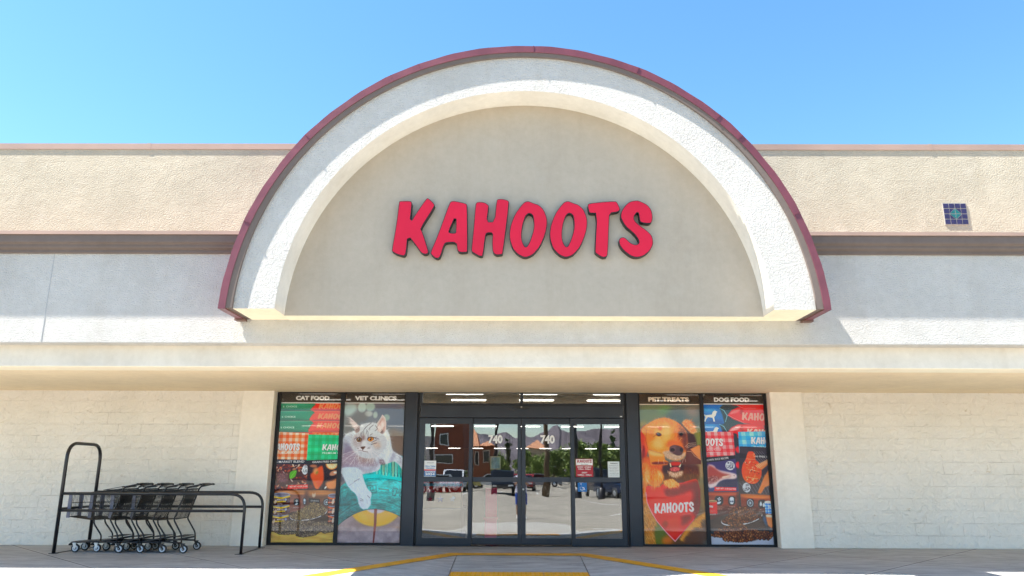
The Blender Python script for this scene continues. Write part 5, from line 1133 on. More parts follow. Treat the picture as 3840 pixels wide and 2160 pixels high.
# wood band + icons
wd = k.poly([(140, 380), (770, 365), (770, 700), (110, 860)], (122, 84, 76), 1, 0, 0); wd2 = k.poly([(772, 365), (1295, 370), (1260, 900), (760, 700)], (106, 78, 66), 1, 0, 0); W_ = np.maximum(wd, wd2); k.poly([(140, 380), (1295, 370), (1290, 460), (140, 440)], (184, 124, 76), .85, 3); k.tex(W_, 6, .16, 7, 8)
k.poly([(700, 380), (775, 366), (775, 720), (700, 700)], (60, 44, 48), .7, 5)
def icon(x, y, w, h, kind, cr):
    k.poly([(x-w, y-h), (x+w, y-h), (x+w, y+h), (x-w, y+h)], (30, 34, 44), 1, 0, 1, cr=cr); c_ = (206, 216, 224)
    if kind == 'hand': k.poly([(x-w*.7, y+h*.6), (x-w*.2, y+h*.3), (x+w*.6, y+h*.2), (x+w*.2, y+h*.75), (x-w*.4, y+h*.8)], c_, 1, 0, 1, cr=cr); [k.ell((x+w*a, y+h*b), w*.16, h*.12, c_, 1, 0, cr=cr) for a, b in ((0, -.1), (.3, -.3), (-.2, -.35), (.1, -.6))]; k.line([(x, y+h*.3), (x+w*.05, y-h*.5)], 1, c_, 1, cr=cr)
    elif kind == 'scale': k.poly([(x-w*.6, y-h*.75), (x+w*.6, y-h*.75), (x+w*.5, y+h*.75), (x-w*.5, y+h*.75)], c_, 1, 0, 1, cr=cr); [k.ell((x+w*a, y+h*.2), w*.2, h*.22, (40, 60, 90), 1, 0, cr=cr) for a in (-.25, .25)]
    elif kind == 'ring':
        k.ell((x, y), w*.8, h*.8, c_, .8, 0, cr=cr); k.ell((x, y), w*.62, h*.62, (30, 34, 44), 1, 0, cr=cr)
        for a in range(0, 360, 60): k.line([(x, y), (x+w*.42*math.cos(R(a)), y+h*.42*math.sin(R(a)))], 1.6, c_, 1, cr=cr)
    else: k.poly([(x-w*.3, y-h*.7), (x+w*.1, y+h*.2), (x-w*.3, y+h*.6), (x-w*.7, y+h*.2)], c_, 1, 0, 1, cr=cr); k.poly([(x+w*.5, y-h*.4), (x+w*.85, y+h*.4), (x+w*.5, y+h*.8), (x+w*.1, y+h*.4)], c_, 1, 0, 1, cr=cr)
icon(552, 590, 54, 66, 'hand', 'B'); icon(700, 575, 32, 62, 'scale', 'B'); icon(1108, 590, 60, 66, 'ring', 'B')
k.poly([(780, 512), (985, 530), (985, 600), (780, 600)], (30, 34, 42), 1, 0, 0); k.text('FOR INDOOR &', (890, 565), 26, (220, 220, 220), 150, 2, .02)
k.text('THOUGHTFULLY', (545, 690), 16, (190, 190, 200), 110, -1, .02)
k.poly([(845, 405), (862, 440), (885, 440), (905, 400), (908, 470), (880, 508), (840, 490)], (196, 180, 160), .9, 1)
# tins
def tin(x, y, w, h, band, cr='B', body_=(70, 34, 36)):
    k.poly([(x-w, y-h), (x+w, y-h-14), (x+w-8, y+h), (x-w-6, y+h+14)], body_, 1, 0, 0, cr=cr); k.ell((x, y-h), w, h*.42, (150, 160, 176), 1, 0, cr=cr); k.ell((x, y-h), w*.86, h*.28, (110, 104, 120), 1, 0, cr=cr)
    k.poly([(x-w, y-h*.72), (x, y-h*.42), (x+w, y-h*.86), (x+w, y-h*.55), (x, y-h*.12), (x-w, y-h*.42)], band, 1, 0, 0, cr=cr); k.poly([(x-w, y+h*.36), (x+w*.5, y+h*.2), (x+w*.5, y+h*.42), (x-w, y+h*.6)], band, 1, 0, 0, cr=cr)
for y in (905, 725, 545): tin(275 if y == 545 else 262-(725 < y)*14, y, 158, 92, (236, 184, 52)); k.logo((252, y+4), 120, (214, 210, 214), 0, 1.0, cr='B'); k.ell((350, y), 24, 22, (150, 170, 200), .9, 1); k.ell((158-(y > 800)*30, y+40), 22, 44, (216, 196, 176), .9, 1, 20); k.text('Soft Pate', (242, y+82), 26, (232, 226, 220), 90, -4, .02); k.poly([(388, y-20), (430, y-26), (424, y+60), (384, y+66)], (94, 84, 100), .8, 1)
for y in (895, 730, 555): tin(1235, y, 98, 88, (232, 110, 66)); k.ell((1230, y+20), 24, 54, (220, 204, 190), .9, 1, 14); k.poly([(1150, y-28), (1190, y-30), (1186, y+60), (1146, y+56)], (170, 150, 150), .5, 1)
# bowl and kibble
k.ell((775, 830), 345, 92, (60, 46, 50), 1, 1, -8); k.ell((775, 805), 345, 110, (226, 222, 222), 1, 0, -10); k.ell((775, 796), 338, 104, (96, 80, 70), 1, 0, -10)
kc = [(140, 122, 98), (120, 104, 84), (158, 140, 110), (104, 90, 76), (150, 130, 96)]
k.kibble([(440, 850), (620, 730), (860, 600), (1000, 620), (1100, 720), (1060, 820), (820, 890), (540, 900)], 420, 26, kc)
k.poly([(60, 1130), (1250, 1130), (1240, 1330), (60, 1330)], (214, 174, 108), 1, 0, 0); k.tex(k.mask([[k.m(p) for p in [(60, 1130), (1250, 1130), (1240, 1330), (60, 1330)]]]), 5, .12, 9, 6)
pile = [(100, 1010), (260, 960), (500, 930), (760, 940), (1060, 960), (1250, 1000), (1240, 1110), (1090, 1160), (1000, 1120), (880, 1200), (700, 1220), (560, 1210), (540, 1160), (340, 1180), (240, 1170), (90, 1100)]
k.poly(pile, (84, 72, 66), 1, 1); k.kibble(pile, 900, 26, [(132, 118, 104), (112, 100, 90), (150, 134, 114), (98, 86, 80)])
k.header('CAT FOOD', (402, 101), 300, 'z2')
k.done('window_poster', 'catfood', 'window poster of green and orange cat food bags above tins and brown kibble')

# ---------------------------------------------------------------- dog food bags
k = Cv('dogfood', (44, 60, 70)); k.cr = 'C'
k.poly([(70, 90), (1190, 90), (1230, 640), (90, 640)], (50, 64, 74), 1, 0, 0)
for dy in (0, 300):
    b1 = k.poly([(60, 90+dy*1.2), (440, 95+dy*1.2), (380, 160+dy), (430, 280+dy), (470, 440+dy), (430, 470+dy), (90, 450+dy)], (14, 108, 178), 1, 1, 0); k.poly([(60, 160+dy), (360, 180+dy), (300, 230+dy), (60, 230+dy)], (60, 156, 214), .8, 5, clip=b1); k.poly([(200, 380+dy), (460, 380+dy), (460, 460+dy), (100, 460+dy)], (8, 72, 132), .7, 5, clip=b1)
    k.line([(378, 160+dy), (460, 200+dy), (522, 300+dy), (490, 415+dy)], 2, (150, 210, 236), .9)
    dg = [(85, 270), (130, 292), (240, 280), (265, 220), (300, 205), (345, 228), (325, 245), (315, 290), (285, 330), (300, 415), (275, 410), (255, 340), (170, 330), (135, 375), (125, 415), (105, 410), (125, 330), (110, 300)]
    k.poly([(x+dy*.1, y+dy*1.02) for x, y in dg], (226, 228, 226), 1, 0, 0)
    k.line([(60, 452+dy), (450, 450+dy)], 1.4, (8, 50, 90), .8)
for dy, a in ((0, 1), (320, 1)):
    rm = k.poly([(530, 290+dy), (600, 200+dy), (720, 140+dy), (1190, 140+dy), (1230, 480+dy), (960, 460+dy), (800, 430+dy), (640, 370+dy)], (206, 38, 46), 1, 1, 0); k.poly([(540, 285+dy), (620, 200+dy), (790, 150+dy), (740, 240+dy)], (236, 130, 130) if dy == 0 else (226, 186, 188), .85, 2); k.poly([(560, 300+dy), (750, 260+dy), (790, 160+dy), (1190, 200+dy), (1190, 280+dy), (760, 300+dy)], (226, 70, 76), .6, 5, clip=rm); k.poly([(740, 240+dy), (790, 155+dy), (830, 230+dy), (800, 300+dy)], (128, 16, 32), .7, 5, clip=rm)
    k.line([(530, 290+dy), (720, 380+dy), (850, 450+dy), (980, 470+dy)], 1.6, (240, 160, 160), .8)
k.poly([(560, 90), (1190, 90), (1190, 170), (820, 160), (700, 110)], (196, 34, 44), 1, 1, 0); k.line([(700, 108), (820, 160), (1050, 158)], 1.4, (240, 170, 170), .9)
k.logo((1147, 325), 712, (238, 166, 156), 2, .92, range(5)); k.logo((1227, 600), 690, (246, 190, 180), 2, .6, range(5))
k.poly([(640, 620), (700, 640), (760, 900), (780, 1440), (690, 1440), (680, 1000)], (46, 54, 64), 1, 1, 0)
for y in (850, 1130): k.poly([(655, y+60), (740, y), (745, y+150), (700, y+130)], (206, 40, 52), 1, 2)
# red gingham bag
rg = k.gingham([(105, 605), (630, 598), (670, 1030), (140, 1075)], (222, 66, 74), (246, 206, 206), 122, al=.75, skew=-.08); k.tex(rg, 26, .08, 3)
k.logo((152, 798), 590, (150, 40, 50), 1, 1.1, range(0, 7), grow=1, clip=rg, al=.7); k.logo((152, 792), 590, (230, 228, 230), 1, 1.1, range(0, 7), clip=rg); k.text('DOG FOOD', (285, 928), 38, (250, 236, 236), 250, 0, .01, clip=rg); k.text('s, Adults & Seniors', (275, 978), 22, (240, 214, 214), 270, 0, .0, clip=rg)
bgm = k.gingham([(722, 600), (1215, 590), (1240, 1000), (1030, 1020), (745, 990)], (62, 156, 220), (176, 222, 244), 150, al=.8, skew=-.08); k.tex(bgm, 26, .10, 5)
k.logo((1245, 776), 579, (30, 90, 150), 1, 1.02, range(4), grow=1, clip=bgm, al=.6); k.logo((1245, 768), 579, (238, 244, 246), 1, 1.02, range(4), clip=bgm); k.text('PREMIUM', (1115, 885), 32, (240, 248, 252), 220, 1, .01, clip=bgm); k.text('Crafted for Puppies', (1135, 930), 22, (220, 240, 250), 230, 1, 0, clip=bgm)
# body of bags
k.poly([(138, 1070), (670, 1030), (700, 1440), (760, 1900), (165, 1900)], (66, 62, 104), 1, 0, 0); k.poly([(138, 1070), (400, 1050), (670, 1030), (680, 1090), (420, 1140), (145, 1170)], (38, 42, 48), 1, 0, 0); k.text('ROWN RICE RECIPE', (345, 1102), 34, (236, 236, 232), 410, -6, .015)
k.ell((578, 1220), 84, 82, (206, 210, 214), 1, 0); k.text('USA', (580, 1245), 62, (62, 62, 96), 130, 8, .03); k.ell((545, 1170), 16, 16, (62, 62, 96), 1, 0)
for i in range(3): k.line([(575, 1160+i*20), (640, 1185+i*20)], 1.8, (62, 62, 96), .9)
k.cr = 'D'
k.poly([(80, 100), (650, 90), (660, 350), (90, 350)], (30, 40, 72), .95, 3, 0); k.poly([(90, 290), (240, 260), (230, 350), (90, 350)], (40, 60, 110), .9, 2)
k.poly([(75, -170), (200, -150), (260, -60), (520, -10), (640, 20), (650, 90), (600, 120), (420, 120), (300, 170), (230, 280), (95, 300), (70, 90)], (222, 200, 200), 1, 2); k.poly([(75, -160), (190, -120), (330, -10), (520, 35), (530, 75), (330, 100), (220, 180), (80, 210)], (150, 66, 62), .9, 4); k.poly([(80, 90), (250, 60), (330, 100), (220, 190), (85, 220)], (126, 72, 80), .9, 3); k.poly([(360, 70), (520, 40), (520, 70), (360, 105)], (230, 206, 190), .9, 1); k.ell((594, 55), 8, 8, (30, 26, 36), 1, 0)
for _ in range(40): k.ell((k.rn.uniform(85, 280), k.rn.uniform(60, 200)), 12, 6, [(200, 150, 150), (90, 40, 50), (220, 190, 180)][k.rn.randint(3)], .7, 1, k.rn.uniform(0, 180))
k.poly([(205, 270), (640, 280), (635, 345), (200, 348), (225, 310)], (222, 30, 50), 1, 0, 0); k.text('NET WT. 5 LB (2.3 KG)', (440, 308), 36, (250, 226, 226), 380, 1, .03)
# salmon bag
sg = k.poly([(700, -520), (1240, -500), (1290, 400), (690, 400), (690, 60)], (58, 54, 62), 1, 0, 0); k.cr = 'C'
k.poly([(745, 990), (1030, 1020), (1240, 1000), (1245, 1080), (1020, 1100), (750, 1080)], (40, 42, 48), 1, 0, 0); k.text('GRAIN FREE S', (1085, 1052), 32, (236, 236, 232), 340, 2, .015)
k.cr = 'D'
for i in range(9): k.line([(700+i*60, 190-i*20), (860+i*60, 400)], 1.2, (150, 150, 165), .6, clip=sg)
for i in range(6): k.line([(880+i*50, -420), (1080+i*50, -200)], 1.4, (170, 170, 176), .5, clip=sg)
sl = [(860, -420), (960, -420), (1010, -350), (1000, -260), (1080, -200), (1130, -60), (1120, 80), (1040, 190), (960, 215), (850, 190), (770, 110), (735, -30), (760, -180), (820, -260)]
sm_ = k.poly(sl, (232, 92, 54), 1, 0); k.tex(sm_, 6, .16, 5)
for i in range(22):
    t = i/22; k.line([(780+k.rn.uniform(0, 300), -380+t*560), (840+k.rn.uniform(0, 260), -360+t*580+k.rn.uniform(-20, 40))], 1.6, [(250, 176, 130), (176, 44, 26), (246, 206, 170), (210, 60, 30)][i % 4], .8, clip=sm_)
for _ in range(34): k.ell((k.rn.uniform(770, 1100), k.rn.uniform(-380, 190)), 14, 8, [(250, 226, 190), (60, 44, 36), (196, 150, 90)][k.rn.randint(3)], .8, 1, k.rn.uniform(0, 180), clip=sm_)
s2 = k.poly([(1050, 380), (1080, 300), (1180, 60), (1260, -60), (1240, -260), (1000, -140), (1130, -60), (1290, -200), (1290, 230), (1180, 280), (1110, 400)], (216, 132, 84), .95, 1, 0, clip=sg); k.poly([(1040, 380), (1150, 220), (1200, 240), (1110, 395)], (232, 122, 52), .9, 2)
for i in range(12): k.line([(1010+i*24, -150-i*12), (1060+i*24, -90-i*14)], 2, (246, 216, 180), .7, clip=sg)
k.ell((835, 280), 76, 92, (190, 194, 200), 1, 0, clip=sg); k.text('USA', (845, 308), 60, (56, 54, 66), 130, -14, .03, clip=sg)
for i in range(3): k.line([(820, 225+i*16), (880, 205+i*16)], 1.6, (56, 54, 66), .9)
# wood band
wd = k.poly([(90, 370), (690, 365), (700, 700), (140, 900), (100, 600)], (132, 62, 44), 1, 0, 0); k.poly([(640, 360), (720, 400), (740, 700), (650, 700)], (48, 30, 34), .8, 5); wd2 = k.poly([(715, 402), (1295, 425), (1330, 860), (740, 720)], (128, 60, 40), 1, 0, 0); k.poly([(720, 405), (1295, 425), (1300, 500), (722, 470)], (206, 122, 50), .9, 3); k.poly([(90, 375), (640, 370), (640, 430), (95, 460)], (176, 84, 56), .8, 3); k.tex(np.maximum(wd, wd2), 6, .14, 11, 9)
k.poly([(100, 640), (1340, 640), (1340, 1160), (120, 1160)], (58, 36, 38), .75, 10); k.poly([(140, 900), (380, 800), (1120, 800), (1240, 1080), (160, 1140)], (70, 56, 52), .9, 6)
icon(303, 530, 84, 88, 'hand', 'D'); icon(550, 530, 70, 88, 'scale', 'D'); icon(905, 575, 72, 84, 'ring', 'D'); icon(1130, 590, 72, 84, 'drop', 'D')
for t_, x, y, w in (('THOUGHTFULLY', 335, 655, 150), ('SOURCED', 320, 690, 100), ('PROMOTES', 560, 648, 110), ('HEALTHY WEIGHT', 560, 690, 180), ('PROMOTES HEALTHY', 920, 690, 190), ('DIGESTION', 930, 722, 100), ('OMEGA 3', 1125, 700, 100), ('FOR SHINY', 1120, 732, 130)): k.text(t_, (x, y), 18, (190, 160, 150), w, 1, .01)
k.poly([(95, 545), (265, 545), (275, 780), (110, 780)], (204, 34, 40), 1, 1, 0); k.ell((180, 545), 84, 22, (206, 180, 140), 1, 0); k.ell((180, 548), 70, 15, (150, 116, 84), 1, 0); k.text('oots', (150, 640), 46, (240, 232, 228), 80, 8, .04); k.text('BROWN RICE', (185, 790), 18, (220, 210, 206), 120, -3, .02)
k.gingham([(1180, 560), (1320, 560), (1320, 780), (1200, 770)], (24, 112, 186), (196, 226, 244), 52, al=.9); k.ell((1250, 558), 76, 24, (220, 220, 210), 1, 0); k.poly([(1195, 800), (1330, 800), (1335, 1060), (1240, 1000)], (222, 128, 74), 1, 1); k.poly([(1200, 790), (1330, 800), (1330, 850), (1205, 840)], (236, 222, 200), .9, 1); k.text('Ka', (1285, 650), 60, (244, 246, 248), 60, 6, .04)
k.poly([(1130, 810), (1200, 810), (1240, 1080), (1150, 900)], (40, 90, 130), .8, 3)
k.ell((740, 900), 400, 115, (60, 46, 42), .8, 3, -8); k.ell((742, 865), 400, 122, (228, 226, 228), 1, 0, -10); k.ell((742, 852), 392, 116, (74, 54, 44), 1, 0, -10)
kd = [(122, 80, 56), (104, 66, 46), (142, 98, 68), (88, 56, 42)]
k.kibble([(370, 920), (480, 800), (600, 690), (760, 660), (900, 690), (1080, 790), (1110, 860), (900, 930), (700, 960), (480, 970)], 200, 40, kd, elong=1.2)
k.poly([(140, 1190), (1345, 1170), (1360, 1360), (150, 1360)], (186, 188, 200), 1, 2, 0)
pile = [(160, 1180), (300, 1090), (480, 1020), (620, 980), (740, 980), (860, 1060), (1100, 1110), (1340, 1130), (1335, 1200), (1250, 1270), (1100, 1240), (960, 1290), (760, 1300), (560, 1290), (400, 1270), (380, 1220), (180, 1200)]
k.poly(pile, (70, 48, 40), 1, 2); k.kibble(pile, 330, 42, kd, elong=1.25)
k.header('DOG FOOD', (885, 115), 310, 'z4')
k.done('window_poster', 'dogfood', 'window poster of red and blue dog food bags above a bowl of kibble')
# ================================================================== what stands behind the camera and is mirrored in the doors
def leaf_mesh(name, mats, h, r, n, shape, seed, ls=.35, z0=.25):
    rn = random.Random(seed); mb = MB(); cl = [(rn.uniform(0, 6.28), rn.uniform(.1, .95), rn.uniform(0, 1), rn.uniform(.35, .75)) for _ in range(26)]
    for k in range(n):
        a, rad, zz, cr = rn.choice(cl)
        zc = z0*h+(1-z0)*h*zz
        env = r*(math.sin(math.pi*min(.999, .12+.88*zz))**.6 if shape == 'round' else (1-zz*.85)*.9+.08)
        c = Vector((math.cos(a)*rad*env*.8, math.sin(a)*rad*env*.8, zc))+Vector((rn.gauss(0, 1), rn.gauss(0, 1), rn.gauss(0, .8)))*cr*r*.28
        d = Vector((rn.gauss(0, 1), rn.gauss(0, 1), rn.gauss(0, 1))).normalized(); e = d.orthogonal().normalized(); f = d.cross(e); s = ls*rn.uniform(.5, 1.2)
        mb.add([c-e*s*.5, c+f*s*.3, c+e*s*.5, c-f*s*.3], [(0, 1, 2, 3)], 0 if rn.random() < .6 else 1)
    return mb.mesh(name, mats)
lg = simple('leaf green', (.17, .24, .035), .6); ld = simple('leaf dark green', (.07, .12, .025), .6); lc_ = simple('cypress green', (.03, .06, .025), .7); bk = simple('bark', (.12, .08, .05), .9, 0, .2, .02, 12)
tm = {'tree': leaf_mesh('tree_crown', [lg, ld], 7, 2.9, 2600, 'round', 1, .5), 'tree2': leaf_mesh('tree_crown', [lg, lg], 6, 2.6, 2400, 'round', 2, .45, .15), 'cypress': leaf_mesh('cypress_crown', [lc_, ld], 9, 1.1, 1800, 'cone', 3, .4, .03)}
tk = MB(); tk.tube([(0, 0, 0), (.06, .03, 1.4), (-.04, 0, 2.8), (0, .05, 4.6)], .2, 7, radii=[.22, .17, .14, .05]); tk.tube([(0, 0, 1.9), (.8, .3, 3.4), (1.2, .5, 4.4)], .1, 6, radii=[.1, .07, .03]); tk.tube([(0, 0, 2.1), (-.7, -.5, 3.5), (-1.2, -.6, 4.5)], .1, 6, radii=[.09, .06, .03]); tk = tk.mesh('trunk', bk)
def sx(px):  # zoomed door pixel -> tangent of bearing as mirrored
    return ((1540+px/2.337)-1955)/2800*1.03
TOPY = {140: 570, 905: 480, 838: 600, 1045: 580, 1050: 545, 1125: 610, 1190: 600, 1290: 565, 1350: 545, 1500: 495, 1580: 530, 1660: 505, 1740: 535, 1785: 415, 1840: 545}
def place_tree(px, d, kind, s, label):
    d = d*1.35; s = (1.62+(755-TOPY[px])/2.337/2800*1.03*(d+13.5))/{'tree': 7.3, 'tree2': 6.3, 'cypress': 9.2}[kind]
    t = empty('cypress_tree' if kind == 'cypress' else 'parking_lot_tree', (sx(px)*(d+13.5)-.1, -d, -.42), random.uniform(0, 6)); t.scale = (s, s, s)
    tag(t, label, 'tree', 'trees mirrored in the doors')
    for nm, me in (('crown', tm[kind]), ('trunk', tk)):
        o = bpy.data.objects.new(nm, me); COL.objects.link(o); o.parent = t
for a in [(140, 42, 'tree2', .62, 'low bright tree mirrored at the far left pane, before the white building'),
          (905, 78, 'cypress', 1.1, 'tall narrow cypress mirrored left of the centre door stile'), (838, 70, 'tree2', .8, 'bushy tree mirrored beside the tall cypress'),
          (1045, 60, 'tree', .62, 'bushy green tree mirrored just right of the centre stile'), (1050, 120, 'cypress', 1.35, 'distant narrow cypress mirrored above the bushy tree'), (1125, 58, 'tree2', .55, 'low hedge-like tree mirrored under the right street number'),
          (1190, 66, 'tree2', .7, 'rounded tree mirrored below the right street number'), (1290, 52, 'tree', .78, 'leafy tree mirrored right of the palm trunk'), (1350, 60, 'tree2', .9, 'yellow-green tree mirrored at the right edge of the right sliding door'),
          (1500, 48, 'tree', .88, 'large bright tree mirrored above the opening hours notice'), (1580, 62, 'tree2', .85, 'rounded tree mirrored right of the opening hours notice'),
          (1660, 46, 'tree', .78, 'leafy tree mirrored behind the thin pole'), (1740, 52, 'tree2', .85, 'bright tree mirrored above the warning notice'), (1785, 88, 'cypress', 1.35, 'tall cypress mirrored at the far right pane'), (1840, 50, 'tree', .8, 'leafy tree mirrored at the far right edge of the doors')]: place_tree(*a)
# mountains
def ridge(name, dist, prof, mat, base=-5, label=''):
    mb = MB(); vs = []; n = len(prof); rn = random.Random(5)
    # refine profile
    P = []
    for i in range(n-1):
        (a, ha), (b, hb) = prof[i], prof[i+1]
        for k in range(8):
            t = k/8; P.append((a+(b-a)*t, ha+(hb-ha)*t+rn.uniform(-1, 1)*dist*.0003))
    P.append(prof[-1])
    rows = 9
    for j in range(rows):
        q = j/(rows-1)
        for i, (a, h_) in enumerate(P):
            jit = math.sin(a*50+j*1.3)*.012
            vs.append((a*dist*(1-.25*(1-q)), -dist*(.72+.28*q+jit*(0 < j < rows-1)), base+(h_-base)*(q**.8)*(1+.25*math.sin(a*95+j)*(0 < j < rows-1)*.5)))
    m_ = len(P)
    mb.add(vs, [(j*m_+i, j*m_+i+1, (j+1)*m_+i+1, (j+1)*m_+i) for j in range(rows-1) for i in range(m_-1)])
    back = [(a*dist, -dist*1.4, base) for a, h_ in P]; o_ = len(mb.v)
    mb.add(back, []); mb.f += [((rows-1)*m_+i, (rows-1)*m_+i+1, o_+i+1, o_+i) for i in range(m_-1)]; mb.m += [0]*(m_-1); mb.sm += [False]*(m_-1)
    return tag(mb.build(name, mat), label, 'mountains', kind='structure')
def hz(px, y, d): return (sx(px), 1.2+(755-y)/2.337/2800*1.03*d)
D_ = 1500
mt = simple('dry brown mountain rock', (.12, .105, .12), .95, 0, .2, 4, .02, .25, .012)
ridge('mountain_range', D_, [hz(*a, D_) for a in [(-1500, 470), (-600, 430), (0, 480), (400, 450), (700, 445), (790, 470), (830, 438), (890, 436), (935, 470), (1010, 475), (1100, 462), (1180, 430), (1260, 410), (1290, 372), (1325, 358), (1350, 395), (1385, 410), (1420, 440), (1480, 415), (1560, 408), (1620, 392), (1680, 402), (1760, 400), (1830, 405), (2200, 440), (3000, 400), (4000, 470)]], mt, label='brown mountain ridge with a knobbly peak mirrored in the doors')
# buildings
def xw(px, d): return sx(px)*(d+13.5)-.1
def building(name, label, x0, x1, d, depth, h, mat, wins=(), roof=None, wm=None):
    b = empty(name, ((x0+x1)/2, -d, -.42)); tag(b, label, 'building'); i_ = Matrix.Translation((-(x0+x1)/2, d, .42))
    o = MB().box(x0, x1, -d-depth, -d, -.5, h).build('wall', mat, b); o.matrix_parent_inverse = i_
    for (a, c, e, g_) in wins:
        o = frame(a-.12, c+.12, e-.12, g_+.12, [(a, c, e, g_)], -d-.02, -d+.06, wm or WHT, b, 'window', 0); o.matrix_parent_inverse = i_
        p_ = MB().box(a, c, -d-.01, -d+.02, e, g_).build('pane', simple('dark window', (.02, .025, .03), .1), o)
    if roof:
        r = MB()
        for (a, c, z0, z1) in roof: r.add([(a, -d+.4, z0), (c, -d+.4, z0), (c, -d-depth, z0), (a, -d-depth, z0), ((a+c)/2, -d-depth/2, z1)], [(0, 1, 4), (1, 2, 4), (2, 3, 4), (3, 0, 4), (0, 3, 2, 1)])
        o = r.build('roof', simple('terracotta tile roof', (.5, .24, .13), .8, 0, .3, .05, 6, .2, 3), b); o.matrix_parent_inverse = i_
    return b
rd_ = stucco('red brown stucco', (.22, .075, .045)); cr_ = stucco('pale grey wall', (.5, .46, .44)); st_m = stucco('rust stucco', (.28, .11, .06))
d = 90
building('brown_building', 'red-brown two storey building with a white framed window mirrored in the left fixed pane', xw(300, d), xw(535, d), d, 14, 12.0, rd_, [(xw(345, d), xw(405, d), 4.9, 6.3), (xw(310, d), xw(440, d), 2.4, 3.6)], wm=simple('pale window frame', (.6, .58, .55), .6))
d = 110
building('tile_roof_building', 'rust coloured building with peaked terracotta roofs mirrored in the left sliding door', xw(535, d), xw(782, d), d, 12, 5.3, st_m, [(xw(575, d), xw(615, d), 1.8, 4.4), (xw(640, d), xw(660, d), 2.5, 4.4), (xw(710, d), xw(750, d), 3.0, 4.6)], [(xw(530, d), xw(670, d), 5.3, 8.3), (xw(670, d), xw(785, d), 5.3, 6.2)], wm=simple('cream window frame', (.65, .6, .5), .6))
d = 130
building('white_building', 'long pale grey flat roofed building mirrored behind the left fixed pane', xw(-900, d), xw(285, d), d, 20, 8.0, cr_, [(xw(160, d), xw(185, d), 6.2, 6.9), (xw(30, d), xw(60, d), 6.2, 6.9)])
d = 95
building('beige_building', 'low beige building mirrored between the trees in the right sliding door', xw(1060, d), xw(1250, d), d, 16, 4.6, stucco('beige wall', (.5, .38, .27)), [(xw(1085, d), xw(1110, d), .6, 3), (xw(1135, d), xw(1160, d), .6, 3)], [(xw(1055, d), xw(1255, d), 4.6, 6.2)])
# street lamps and a palm trunk
def lamp(px, d, h, label, head=True, r=.11, lean=0):
    l = empty('street_lamp' if head else 'pole', (xw(px, d), -d, -.42)); tag(l, label, 'street lamp' if head else 'pole')
    p = MB(); p.tube([(0, 0, 0), (lean, 0, h)], r, 10, radii=[r, r*.7]); p.lathe([(.26, 0), (.26, .7), (.0, .72)], (0, 0, 0), 'Z', 12); p.build('post', M['steel_dark'], l)
    if head:
        p = MB(); p.bar((-.1+lean, 0, h), (1.1+lean, 0, h+.05), .08, .08); p.obox((1.1+lean, 0, h+.05), (.35, 0, 0), (0, .2, 0), (0, 0, .07)); p.build('lamp_head', M['steel_dark'], l)
lamp(272, 33, 12, 'dark pole mirrored in front of the white building', False, .13)
lamp(1475, 38, 8.1, 'street lamp with a flat head mirrored over the bright tree at the right', True, .12)
lamp(1683, 36, 14, 'tall thin dark pole mirrored above the warning notice', False, .09)
lamp(790, 45, 14, 'dark pole mirrored right of the left street number', False, .12, .5)
pt = empty('palm_tree', (xw(1222, 40), -40, -.42)); tag(pt, 'thick palm trunk mirrored behind the right street number', 'palm tree')
p = MB(); p.tube([(0, 0, 0), (.1, 0, 3), (-.1, 0, 7), (.05, 0, 12)], .3, 10, radii=[.24, .18, .16, .18]); p.build('trunk', bk, pt)
p = MB(); rn = random.Random(4)
for k in range(34):
    a = rn.uniform(0, 6.28); el = rn.uniform(-.6, 1.1); L = rn.uniform(1.8, 2.6); dd = Vector((math.cos(a)*math.cos(el), math.sin(a)*math.cos(el), math.sin(el))); q0 = Vector((.05, 0, 12)); q1 = q0+dd*L*.6; q2 = q0+dd*L+Vector((0, 0, -.8)); s = dd.cross(Vector((0, 0, 1))).normalized()*.28
    p.add([q0, q1-s, q2, q1+s], [(0, 1, 2), (0, 2, 3)])
p.build('frond', lg, pt)
